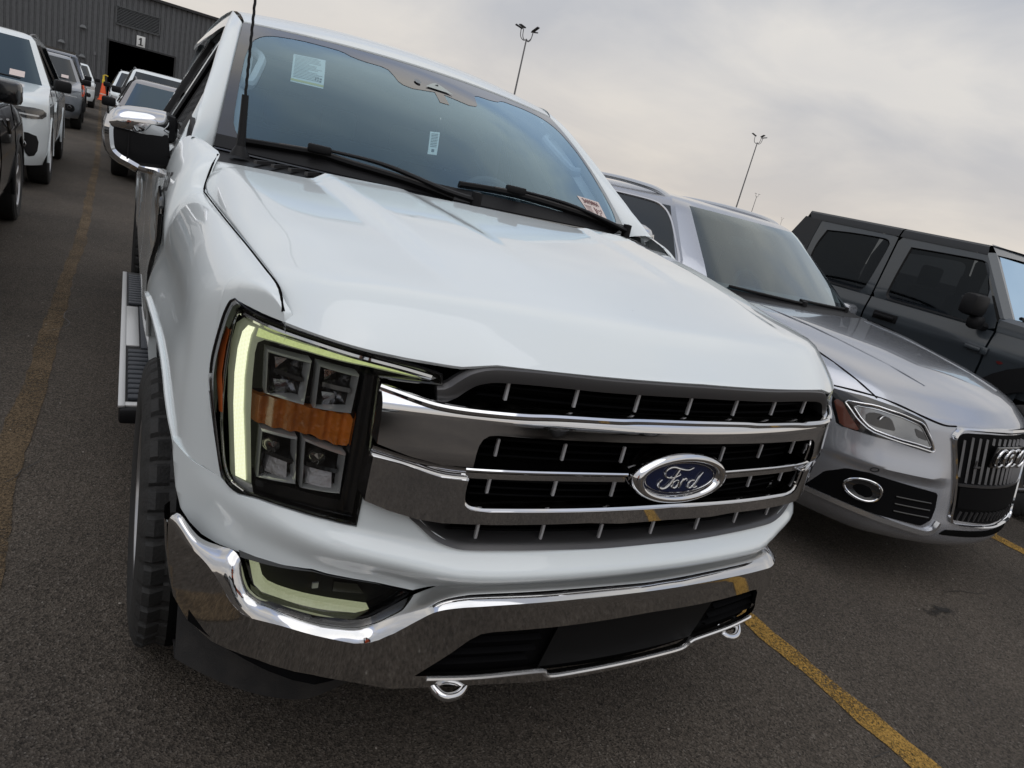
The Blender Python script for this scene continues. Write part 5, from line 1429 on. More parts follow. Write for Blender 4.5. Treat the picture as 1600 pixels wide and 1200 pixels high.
    t, rim, dd = make_wheel(.36, .235, .235, False, 5); place_wheels(root, [(-.82, .92, .36), (.82, .92, .36), (-.82, 3.73, .36), (.82, 3.73, .36)], (t, rim, dd))
make_silver()

# --- dark grey off-roader beyond it (flat sides, upright glass) ---------------------------
def make_offroader():
    root = thing("off_road_pickup", "dark grey boxy off-road vehicle with black hardtop behind the silver SUV at right edge", "off-roader", (5.555, -.87, 0))
    GR = pm("dark_slate_paint", (.040, .049, .058), .3, metal=.1, coat=.7, coat_rough=.02)
    TOP = pm("black_hardtop", (.012, .014, .017), .5, bump=(350, .15))
    DG = glass("dark_privacy_glass", (.10, .11, .12), (.8, .9, 1), k=.55)
    def X(z): return .80-.02*ss(1.0, .5, z) if z < 1.22 else .80-(z-1.22)*.135
    # lower tub with doors
    ys = [1.10, 1.25, 1.41, 1.43, 1.9, 2.44, 2.47, 2.9, 3.30, 3.34, 4.2, 5.3]
    for s in (-1, 1):
        b = MB(); Z = [.50, .60, .85, 1.0, 1.05, 1.10, 1.16, 1.20, 1.235]
        off = [-.03, 0, .012, .010, .022, .024, .012, .0, -.006]
        b.grid([[(s*(X(z)+o), y, z) for z, o in zip(Z, off)] for y in (1.425, 1.9, 2.46)]); b.build("front_door", GR, root)
        b = MB(); b.grid([[(s*(X(z)+o), y, z) for z, o in zip(Z, off)] for y in (2.476, 2.9, 3.29)]); b.build("rear_door", GR, root)
        b = MB(); b.grid([[(s*(X(z)+o), y, z) for z, o in zip(Z, off)] for y in (3.31, 4.2, 5.3)]); b.build("rear_quarter", GR, root)
        b = MB(); b.grid([[(s*(X(z)+o-.004), y, z) for z, o in zip(Z, off)] for y in (1.10, 1.26, 1.41)])
        # cowl side up to the pillar
        b.grid([[(s*.79, 1.0, 1.235), (s*.79, 1.41, 1.235)], [(s*.775, 1.06, 1.315), (s*.79, 1.43, 1.33)], [(s*.72, 1.06, 1.345), (s*.74, 1.40, 1.36)]])
        b.build("cowl_side", GR, root)
        # upper door frames round the windows
        def win(o, nm, g0):
            loop = []
            n = len(o)
            L = cr(o+[o[0]], 60)[:-1]
            cy, cz = L[:, 0].mean(), L[:, 1].mean()
            fr = MB(); out = []
            for y, z in L:
                yy = g0[0] if y < cy else g0[1]; zz = 1.235 if z < cz else 1.785
                # outer point on the door's rectangle in the same direction
                dy, dz = y-cy, z-cz; k = min(abs((yy-cy)/dy) if abs(dy) > 1e-6 else 9e9, abs((zz-cz)/dz) if abs(dz) > 1e-6 else 9e9)
                py, pz = cy+dy*k, cz+dz*k
                if nm == "fr" : py = max(py, 1.43+(1.76-1.43)*max(0, (pz-1.30))/.48)
                out.append((py, pz))
            R_ = lambda P, o_: [(s*(X(z)+o_), y, z) for y, z in P]
            Lg = [(cy+(y-cy)*1.035, cz+(z-cz)*1.06) for y, z in L]
            fr.grid([R_(out, -.004), R_(Lg, .002)], close_u=True); f_ = fr.build("window_frame", GR, root)
            sl = MB(); sl.grid([R_(Lg, .002), R_(L, -.012)], close_u=True); sl.build("window_seal", BLACK, f_)
            g = MB(); g.poly(R_(L, -.012)); g.build("window_pane", DG, f_)
        win([(3.16, 1.70), (2.90, 1.722), (2.62, 1.732), (2.555, 1.722), (2.53, 1.68), (2.545, 1.48), (2.562, 1.33), (2.58, 1.275), (2.64, 1.262), (2.95, 1.262), (3.16, 1.27), (3.20, 1.31), (3.205, 1.54)], "re", (2.476, 3.29))
        win([(2.315, 1.705), (2.05, 1.715), (1.79, 1.722), (1.72, 1.715), (1.685, 1.68), (1.64, 1.59), (1.595, 1.49), (1.60, 1.34), (1.61, 1.285), (1.66, 1.262), (2.0, 1.260), (2.28, 1.260), (2.325, 1.285), (2.335, 1.32), (2.33, 1.5)], "fr", (1.43, 2.46))
        # windscreen pillar
        b = MB(); b.grid([[(s*.778, 1.43, 1.34), (s*.72, 1.765, 1.79)], [(s*.772, 1.405, 1.345), (s*.714, 1.742, 1.80)], [(s*.72, 1.36, 1.35), (s*.665, 1.70, 1.812)], [(s*.655, 1.38, 1.36), (s*.60, 1.70, 1.80)]]); b.build("windscreen_pillar", GR, root)
        # flared wing, bonnet side, marker
        b = MB(); P = [(s*.80, .86+.50*math.cos(q), .52+.46*math.sin(q)) for q in np.linspace(-.1, math.pi+.1, 20)]; b.sweep(P, [(-.12, 0), (-.12, .03), (.06, .03), (.06, 0)], up=(s, 0, 0)) ; b.build("wheel_flare", BLACK, root)
        m = MB(); m.lathe([(.001, .012), (.028, .010), (.032, 0)], (s*.803, 1.29, 1.04), 'x', 18) if s > 0 else m.lathe([(.001, -.012), (.028, -.010), (.032, 0)], (s*.803, 1.29, 1.04), 'x', 18); m.build("side_marker", pm("dull_red_marker", (.11, .012, .012), .3), root)
        for yy, zz in ((1.50, 1.075), (1.50, .78)):
            h = MB(); h.box((s*.835, yy, zz), (.03, .12, .035), bev=.010); h.box((s*.835, yy-.085, zz), (.02, .05, .06), bev=.008); h.build("door_hinge", GR, root)
        for yy in (2.36, 3.2):
            h = MB(); h.box((s*.85, yy-.10, 1.10), (.022, .18, .03), bev=.01); h.box((s*.826, yy-.10, 1.10), (.01, .22, .07), bev=.004); h.build("door_handle", BLACK, root)
        # mirror
        m = MB(); m.box((s*.965, 1.56, 1.395), (.20, .13, .17), Matrix.Rotation(R(6*s), 3, 'Z'), .04); m.box((s*.90, 1.53, 1.27), (.13, .10, .11), None, .035); m.tube([(s*.80, 1.50, 1.25), (s*.92, 1.53, 1.26)], .035, 8); m.build("door_mirror", BLACK, root)
        # hardtop side
        b = MB(); b.grid([[(s*.725, y, 1.785) for y in (1.73, 2.46)], [(s*.722, y, 1.80) for y in (1.73, 2.46)], [(s*.70, y, 1.835+.01) for y in (1.75, 2.46)], [(s*.66, y, 1.862) for y in (1.76, 2.46)]]); 
        b.grid([[(s*.725, y, 1.785) for y in (2.475, 3.30, 3.36)], [(s*.722, y, 1.80) for y in (2.475, 3.32, 3.40)], [(s*.70, y, 1.845) for y in (2.475, 3.36, 3.44)], [(s*.66, y, 1.862) for y in (2.475, 3.40, 3.45)]])
        b.grid([[(s*X(1.24), 3.30, 1.24), (s*X(1.24), 3.62, 1.24)], [(s*X(1.6), 3.29, 1.6), (s*X(1.6), 3.555, 1.6)], [(s*.725, 3.27, 1.787), (s*.722, 3.46, 1.80)]]); b.build("hardtop_side", TOP, root)
    b = MB(); b.grid([[(x, y, 1.862+.012*(1-(x/.66)**2)) for x in np.linspace(-.66, .66, 9)] for y in (1.74, 2.46, 2.465, 3.38, 3.46)]); b.grid([[(x, 3.46, 1.862) for x in (-.66, .66)], [(x*1.15, 3.63, 1.24) for x in (-.66, .66)]]); b.build("hardtop", TOP, root)
    b = MB(); b.grid([[(x, 1.69, 1.80+.012*(1-(x/.6)**2)) for x in np.linspace(-.66, .66, 9)], [(x, 1.76, 1.872) for x in np.linspace(-.66, .66, 9)]]); b.build("windscreen_header", GR, root)
    b = MB(); b.grid([[(x*.66, 1.375, 1.355) for x in (-1, 1)], [(x*.61, 1.70, 1.80) for x in (-1, 1)]]); b.build("windscreen", SCREEN3, root)
    b = MB(); b.tube([(-.64, 1.352, 1.375), (-.30, 1.345, 1.37)], .014, 6); b.tube([(-.66, 1.30, 1.325), (-.60, 1.33, 1.35)], .022, 6); b.build("wiper", BLACK, root)
    # bonnet and nose
    xs = np.linspace(-1, 1, 15)
    b = MB(); b.grid([[(x*w, y, z+.05*(1-x*x)) for x in xs] for y, z, w in ((.02, 1.02, .58), (.06, 1.10, .60), (.2, 1.14, .62), (.7, 1.20, .68), (1.1, 1.26, .74), (1.36, 1.31, .76))]); b.grid([[(s_*w, y, z) for z in (z1, .8)] for s_ in (1,) for y, z1, w in ((.02, 1.02, .58), (.2, 1.14, .62), (.7, 1.20, .68), (1.1, 1.26, .74), (1.36, 1.31, .76))]); b.grid([[(-w, y, z) for z in (z1, .8)] for y, z1, w in ((.02, 1.02, .58), (.2, 1.14, .62), (.7, 1.20, .68), (1.1, 1.26, .74), (1.36, 1.31, .76))]); b.build("bonnet", GR, root)
    b = MB(); b.grid([[(x, 0, .62) for x in (-.60, .60)], [(x, 0, 1.05) for x in (-.60, .60)]]); b.build("grille", GR, root)
    for k in range(7): MB().box((-.24+.08*k, -.006, .86), (.045, .012, .28), bev=.005).build("grille_slot", DARK, root)
    for s in (-1, 1):
        h = MB(); h.lathe([(.001, -.03), (.07, -.025), (.09, 0), (.09, .02)], (s*.42, 0, .90), 'y', 24); h.build("headlight", HEADLAMP, root)
    MB().box((0, -.16, .58), (1.62, .18, .22), bev=.04).build("front_bumper", BLACK, root)
    MB().box((0, 2.4, .62), (1.5, 4.6, .24)).build("chassis", DARK, root)
    b = MB(); b.box((0, 3.1, 1.1), (1.40, .5, .3)); b.build("inner_floor", DARK, root)
    seats(root, 2.25, 1.10, .36, CABIN_D); seats(root, 3.1, 1.10, .36, CABIN_D)
    t, rim, dd = make_wheel(.41, .26, .22, True, 5); place_wheels(root, [(-.80, .86, .41), (.80, .86, .41), (-.80, 4.3, .41), (.80, 4.3, .41)], (t, rim, dd))
make_offroader()

# --- vehicles of the far rows -----------------------------------------------------------------
def paintmat(name, col, metal=.0, rough=.28): return pm(name, col, rough, metal=metal, coat=1., coat_rough=.02)
def row_car(name, label, loc, paint, group, L=4.8, W=.96, H=1.72, hood=1.02, belt=1.10, kind="suv", rz=0., grille=None, lampm=None, lower=None, mirror=None, rails=True, my=1.68, mz=0, cat="car", wr=.37, bumper=None, screen=None, fog=None, lamp=None):
    root = thing(name, label, cat, loc, rz, group)
    k = H/1.72
    cowl = belt+.02; hd = H-.09
    zs = list(np.arange(.28, hood-.10, .045))+list(np.linspace(hood-.10, hood, 6))+list(np.linspace(hood+.02, cowl, 5))+list(np.arange(cowl+.035, hd, .05))+[hd, hd+.03, H-.035, H-.015, H]
    roofback = L-.55 if kind != "sedan" else L-1.5
    c = Car(yf=tb((.28, .02), (.34, -.0), (.5, -.0), (hood-.16, .02), (hood-.08, .05), (hood-.04, .12), (hood, .34), (cowl-.02, 1.0), (cowl, 1.25), (hd, 1.98), (H-.03, 2.12), (H, 2.6)),
            yr=tb((.28, L-.05), (.6, L), (belt, L-.06), (hd, roofback), (H, roofback-.5)),
            w=tb((.28, W-.07), (.42, W-.02), (.7, W), (hood-.1, W-.01), (belt, W-.045), (cowl, W-.06), (hd, W-.27), (H-.03, W-.33), (H, W-.5)),
            a=tb((.28, .14), (hood-.1, .15), (cowl, .16), (H, .08)), b=tb((.28, 4.5), (hood-.05, 4.5), (hood, 3.5), (cowl, 1.2), (hd, .8), (H, .3)), knee=.74,
            xi=xi_dense(31), ts=ts_dense(58), zs=zs, ra=.3, axles=(.92, L-.98), wr=wr, arch=.04, cowl=cowl, header=hd-.01, pil=.91, belt=belt+.03, wtop=hd-.02, wt0=.05, wt1=.92)
    c.build(root, paint, screen or CARGLASS, CARGLASS)
    lz = hood-.20
    for sg in (-1, 1):
        def put(out, nm, mat, off=-.006, par=None):
            b = MB(); b.patch(out, lambda x, z: c.front(x, z, off), .03, .03, depth=.02)
            if sg < 0: b = b.mirrored()
            return b.build(nm, mat, par or root)
        h = put([(W*a_, lz+z_) for a_, z_ in (lamp or [(.55, -.05), (.97, -.06), (.985, .0), (.95, .075), (.75, .065), (.55, .045)])], "headlight", lampm or HEADLAMP)
        put([(W*.60, lz-.022), (W*.90, lz-.03), (W*.90, lz-.012), (W*.60, lz-.006)], "lamp_strip", CLEARP, -.010, h)
        f_ = put([(W*a_, z_) for a_, z_ in (fog or [(.60, .47), (.66, .44), (.80, .43), (.85, .46), (.86, .51), (.84, .57), (.80, .60), (.66, .60), (.62, .56)])], "fog_lamp", BLACK)
        P = [(sg*W*.74+.04*math.cos(q), c.front(W*.74, .53, -.012), .53+.04*math.sin(q)) for q in [2*math.pi*t/18 for t in range(19)]]
        MB().tube(P, .006, 6, cap=False).build("fog_ring", CHROME, f_)
        if rails: MB().tube([tuple(p) for p in cr([(sg*(W-.34), 2.25, H-.05), (sg*(W-.34), 2.6, H-.01), (sg*(W-.34), L-1.6, H+.01), (sg*(W-.34), L-1.0, H-.04)], 24)], .014, 6).build("roof_rail", SATIN, root)
        MB().box((sg*(W-.145), 2.45, .5*(belt+hd)+.02), (.02, .09, hd-belt-.06), Matrix.Rotation(R(-24*sg), 3, 'Y')).build("door_post", GBLACK, root)
        MB().tube([tuple(p) for p in cr([(sg*(W-.005), y, .86+.04*k_) for k_, y in enumerate((1.7, 1.75, 1.85, 1.9))], 10)], .012, 6).build("door_handle", paint, root)
        P = [(sg*(W-.008), c.axles[0]+(wr+.045)*math.cos(q), wr*.98+(wr+.045)*math.sin(q)) for q in np.linspace(-.15, math.pi+.15, 24)]
        MB().tube(P, .016, 6).build("arch_trim", lower or BLACK, root)
        P = [(sg*(W-.008), c.axles[1]+(wr+.045)*math.cos(q), wr*.98+(wr+.045)*math.sin(q)) for q in np.linspace(-.15, math.pi+.15, 24)]
        MB().tube(P, .016, 6).build("arch_trim", lower or BLACK, root)
    g = MB(); g.patch([(0, lz+.05), (W*.48, lz+.045), (W*.44, lz-.14), (0, lz-.16)], lambda x, z: c.front(x, z, -.006), .05, .04, depth=.02, mirror=True); go = g.build("grille", grille or GBLACK, root)
    b = MB()
    for z in (lz+.0, lz-.05, lz-.10): b.tube([(x, c.front(x, z, -.012), z) for x in np.linspace(-W*.42, W*.42, 14)], .008, 6)
    b.build("grille_bars", CHROME if grille is None else GBLACK, go)
    b = MB(); b.patch([(0, .44), (W*.55, .44), (W*.62, .33), (0, .31)], lambda x, z: c.front(x, z, -.006), .06, .03, depth=.02, mirror=True); b.build("lower_intake", bumper or BLACK, root)
    for sg in (-1, 1):
        yy = [c.front(W, .9)+.75, c.front(W, .9)+1.85]
        for y_ in yy: MB().tube([(sg*(c.w(z_)+.001), y_, z_) for z_ in np.linspace(.45, belt, 8)], .004, 5).build("door_gap", DARK, root)
    side_mirrors(root, W-.06, my, belt+.06+mz, mirror or BLACK)
    for x0, x1 in ((-.55, .0), (.05, .6)):
        MB().tube([(x0+(x1-x0)*t, c.front(x0+(x1-x0)*t, cowl+.04, -.015), cowl+.04-.01*t) for t in np.linspace(0, 1, 8)], .009, 6).build("wiper", BLACK, root)
    tk = MB(); tk.grid([[(x, c.front(x, z, -.004), z) for x in (W*.50, W*.58, W*.66)] for z in (cowl+.05, cowl+.08, cowl+.12)]); tk.build("lot_ticket", PINK, root)
    t, rim, dd = make_wheel(wr, .235, .24, False, 6); place_wheels(root, [(-W+.12, .92, wr), (W-.12, .92, wr), (-W+.12, L-.98, wr), (W-.12, L-.98, wr)], (t, rim, dd))
    return root
GL = "cars lined up in the row left of the painted line"; GRR = "cars lined up behind the white pickup"
BLK = paintmat("black_car_paint", (.006, .006, .007), rough=.12)
row_car("parked_car", "black car cut off at the left edge of the picture, nearest in its row", (-2.72, 7.05, 0), BLK, GL, L=4.7, W=.95, H=1.66, hood=.98, belt=1.08, wr=.375, mirror=GBLACK, rz=math.pi, my=3.0, mz=.10)
row_car("parked_car", "white SUV with dark narrow headlights and black mirror right behind the black car", (-2.62, 8.0, 0), WHITE, GL, L=5.1, W=.965, H=1.78, hood=1.08, belt=1.15, lampm=SMOKED, grille=GBLACK, lower=WHITE, wr=.39, screen=SCREEN3, fog=[(.66, .66), (.80, .66), (.88, .63), (.90, .56), (.89, .46), (.86, .40), (.81, .39), (.78, .43), (.75, .52), (.70, .57)], lamp=[(.50, -.055), (.85, -.06), (.93, -.05), (.965, -.015), (.965, .02), (.93, .055), (.85, .065), (.50, .05)])
row_car("parked_car", "grey metallic SUV with chrome grille bars behind the white SUV in the left row", (-2.50, 19.0, 0), paintmat("mid_grey_metallic", (.22, .235, .26), .5), GL, L=4.8, W=.96, H=1.72, wr=.37)
row_car("parked_car", "tall dark blue SUV with roof rails showing above the grey SUV in the left row", (-2.58, 25.5, 0), paintmat("navy_metallic", (.03, .045, .08), .4), GL, L=5.0, W=.99, H=1.88, hood=1.08, belt=1.16, wr=.40)
row_car("parked_car", "small white SUV at the far end of the left row near the traffic cone", (-2.30, 33.5, 0), WHITE, GL, L=4.6, W=.95, H=1.72, wr=.37)
row_car("parked_car", "brown-grey SUV directly behind the pickup, half hidden by its chrome mirror", (-.02, 10.4, 0), paintmat("taupe_metallic", (.23, .22, .225), .45), GRR, L=4.6, W=.94, H=1.57, hood=.96, belt=1.03, wr=.35, screen=SCREEN3)
row_car("parked_van", "white high-roofed van behind the brown-grey SUV, in front of the dark doorway", (.22, 16.6, 0), WHITE, GRR, L=5.0, W=.98, H=1.83, hood=1.08, belt=1.16, wr=.37, cat="van")
row_car("parked_car", "white car with black bumper farthest in the row behind the pickup", (.08, 24.0, 0), WHITE, GRR, L=4.9, W=.99, H=1.76, hood=1.06, belt=1.14, bumper=GBLACK, lower=GBLACK, wr=.39)

row_car("parked_car", "white SUV standing across the aisle behind the photographer, mirrored in the chrome", (-1.7, -7.4, 0), WHITE, None, L=5.0, W=.96, H=1.78, hood=1.08, belt=1.15, wr=.39, rz=math.pi/2)
row_car("parked_car", "silver-grey SUV across the aisle, mirrored in the chrome grille", (5.6, -8.6, 0), paintmat("pale_grey_metallic", (.40, .42, .45), .5), None, L=4.7, W=.94, H=1.68, wr=.36, rz=math.pi/2)

row_car("parked_car", "dark grey SUV across the aisle, left of the photographer's back", (-7.6, -8.4, 0), paintmat("graphite_metallic", (.07, .075, .08), .4), None, L=4.8, W=.95, H=1.72, wr=.37, rz=math.pi/2)
# ------------------------------------------------------------------ the building
def make_building():
    Y = 54.0
    root = thing("warehouse", "dark grey ribbed-metal warehouse with a black open doorway numbered 1", "building", (0, Y, 0))
    WALL = pm("dark_ribbed_metal", (.098, .102, .108), .5, metal=.15, var=.12)
    def wall(x0, x1, z0, z1, nm="wall"):
        b = MB(); n = max(2, int((x1-x0)/.30)); P = []
        for i in range(n):
            a = x0+(x1-x0)*i/n; w_ = (x1-x0)/n
            P += [(a, 0), (a+w_*.60, 0), (a+w_*.68, .05), (a+w_*.92, .05)]
        P.append((x1, 0))
        b.grid([[(x, y, z) for x, y in P] for z in (z0, z1)]); return b
    D0, D1, DH = -.80, 3.05, 3.62
    b = wall(-46, D0, 0.9, 6.75); 
    b2 = wall(D0, D1, DH, 6.75); b3 = wall(D1, 13, .9, 6.75)
    for q in (b2, b3): b._add(q.v, q.f)
    b.build("wall", WALL, root, sharp=15)
    b = MB(); b.box((-23.4, .03, .45), (45.2, .18, .9)); b.box((8.05, .03, .45), (9.9, .18, .9)); b.build("plinth", pm("dark_plinth", (.03, .03, .032), .7, bump=(8, .1)), root)
    MB().box((-16.5, -.05, 6.82), (59.4, .35, .16)).build("roof_edge", pm("black_trim", (.018, .018, .02), .5), root)
    b = MB(); b.grid([[(x, y, z) for x in (-46, 13)] for y, z in ((.1, 6.85), (20, 7.6), (40, 6.85))]); b.grid([[(-46, .1, 0), (-46, .1, 6.85)], [(-46, 40, 0), (-46, 40, 6.85)]]); b.grid([[(13, .1, 0), (13, .1, 6.85)], [(13, 40, 0), (13, 40, 6.85)]]); b.grid([[(-46, 40, 0), (13, 40, 0)], [(-46, 40, 6.85), (13, 40, 6.85)]]); b.build("roof", WALL, root)
    # doorway with a dark hall behind
    fr = MB()
    for a, b_ in (((D0-.05, -.02, 0), (D0-.05, -.02, DH)), ((D1+.05, -.02, 0), (D1+.05, -.02, DH))): fr.box((a[0], -.03, DH/2), (.10, .12, DH))
    fr.box(((D0+D1)/2, -.03, DH+.05), (D1-D0+.2, .12, .10)); dw = fr.build("doorway", pm("door_frame_dark", (.02, .02, .022), .5), root)
    h = MB(); h.grid([[(D0-.5, .06, 0), (D0-.5, 14, 0)], [(D0-.5, .06, DH+.6), (D0-.5, 14, DH+.6)]]); h.grid([[(D1+.5, .06, 0), (D1+.5, 14, 0)], [(D1+.5, .06, DH+.6), (D1+.5, 14, DH+.6)]]); h.grid([[(D0-.5, 14, 0), (D1+.5, 14, 0)], [(D0-.5, 14, DH+.6), (D1+.5, 14, DH+.6)]]); h.grid([[(D0-.5, .06, DH+.6), (D1+.5, .06, DH+.6)], [(D0-.5, 14, DH+.6), (D1+.5, 14, DH+.6)]])
    h.build("dark_hall", DARK, dw)
    # louvred vent
    v = MB(); 
    for (c, s_) in (((.78, -.05, 5.80), (2.55, .10, .06)), ((.78, -.05, 4.74), (2.55, .10, .06)), ((-.47, -.05, 5.27), (.06, .10, 1.06)), ((2.03, -.05, 5.27), (.06, .10, 1.06))): v.box(c, s_)
    vo = v.build("louvre_vent", pm("vent_frame", (.085, .09, .095), .5), root)
    MB().box((.78, .0, 5.27), (2.46, .02, 1.02)).build("vent_back", DARK, vo)
    for k in range(11): MB().box((.78, -.05, 4.82+k*.09), (2.44, .09, .018), Matrix.Rotation(R(35), 3, 'X')).build("vent_slat", pm("vent_slat_grey", (.12, .125, .13), .45), vo)
    # number board, wall lamps, long dark opening
    sb = MB(); sb.box((1.0, -.06, 4.06), (.50, .04, .66), bev=.008); so = sb.build("number_sign", pm("sign_white", (.72, .73, .72), .5), root)
    t = MB()
    for q in ([(-.045, -.20), (.045, -.20), (.045, .23), (-.02, .23), (-.045, .20)], [(-.045, .20), (-.045, .11), (-.13, .07), (-.13, .13)], [(-.13, -.25), (.13, -.25), (.13, -.195), (-.13, -.195)]):
        t.poly([(1.0+x, -.0835, 4.06+z) for x, z in q], (0, -.004, 0))
    t.build("sign_number", pm("sign_black", (.012, .012, .014), .5), so, smooth=False)
    for x, z in ((-2.25, 3.98), (-3.37, 2.78), (-2.25, 2.22)):
        l = MB(); l.grid([[(x+w*a, -d, z+h_) for a in (-1, -.5, .5, 1)] for w, d, h_ in ((.06, .02, .14), (.09, .10, .12), (.20, .22, -.02), (.20, .22, -.06), (.15, .02, -.06))]); l.build("wall_lamp", pm("lamp_grey", (.10, .105, .11), .45), root)
    MB().box((-3.55, -.01, 2.20), (1.9, .06, .26)).build("strip_window", GBLACK, root)
    p = MB(); p.tube([(-1.55, -.06, .9), (-1.55, -.06, 2.55)], .03, 6); p.box((-1.55, -.06, 2.6), (.14, .10, .20)); p.build("conduit", pm("conduit_grey", (.13, .13, .14), .5), root)
make_building()

# ------------------------------------------------------------------ cone with a pole
def make_cone():
    root = thing("traffic_cone", "orange traffic cone with pale bands and a yellow handle beside the left row", "cone", (-1.02, 47.5, 0))
    OR = pm("cone_orange", (.80, .10, .02), .5)
    b = MB(); b.box((0, 0, .03), (.52, .52, .06), bev=.02); b.lathe([(.21, .06), (.06, 1.02), (.05, 1.04), (.001, 1.04)], (0, 0, 0), 'z', 28); o = b.build("cone_body", OR, root)
    c = MB(); c.lathe([(.167, .34), (.133, .54)], (0, 0, 0), 'z', 28); c.lathe([(.112, .66), (.088, .82)], (0, 0, 0), 'z', 28); c.build("pale_band", pm("cone_band", (.62, .50, .44), .45), o)
    h = MB(); h.lathe([(.075, .98), (.075, 1.16), (.05, 1.22), (.05, 1.42), (.001, 1.42)], (0, 0, 0), 'z', 16); h.tube([(0, 0, 1.40), (.10, 0, 1.44), (.22, 0, 1.40)], .03, 8); h.build("yellow_handle", pm("yellow_plastic", (.70, .50, .03), .45), root)
make_cone()

# ------------------------------------------------------------------ lot lighting masts
def make_mast(loc, h, label, r, arms, group, hs=.56):
    root = thing("light_pole", label, "light pole", loc, 0, group)
    ST = pm("galvanised_pole", (.20, .20, .205), .5, metal=.5)
    b = MB(); b.tube([(0, 0, 0), (0, 0, h*.5), (0, 0, h-.5)], [r, r*.85, r*.62], 12); b.lathe([(r*2.4, 0), (r*2.4, .06), (r*1.2, .12)], (0, 0, 0), 'z', 16); b.build("pole", ST, root)
    HD = pm("lamp_head_dark", (.045, .045, .05), .4)
    for q, tilt in arms:
        d = Vector((math.cos(q), math.sin(q), 0))
        a = MB(); P = cr([Vector((0, 0, h-.52)), d*.28*hs+Vector((0, 0, h-.60)), d*.62*hs+Vector((0, 0, h-.45)), d*.72*hs+Vector((0, 0, h-.1))], 14); a.tube([tuple(p) for p in P], r*.36, 8)
        ao = a.build("arm", ST, root)
        hd = MB(); rot = (Matrix.Rotation(q, 3, 'Z') @ Matrix.Rotation(-tilt, 3, 'Y')); hd.box(tuple(d*.95*hs+Vector((0, 0, h-.02))), (.80*hs, .34*hs, .07), rot, .03); hd.build("lamp_head", HD, ao)
make_mast((18.1, 33.05, 0), 9.0, "nearest light pole with four lamp heads rising behind the pickup roof", .062, [(R(160), .25), (R(200), .1), (R(20), .2), (R(285), .55)], "lot light poles")
make_mast((43.65, 38.15, 0), 9.0, "light pole with three lamp heads rising above the silver SUV roof", .065, [(R(170), .3), (R(-10), .3), (R(250), .3)], "lot light poles")
make_mast((108.6, 92.0, 0), 9.2, "far thin light pole just right of the tall one over the silver SUV", .08, [(R(180), 0), (R(0), 0)], "lot light poles")
make_mast((192, 150, 0), 9.0, "faintest, farthest light pole above the right end of the silver SUV roof", .075, [(R(180), 0), (R(0), 0)], "lot light poles")

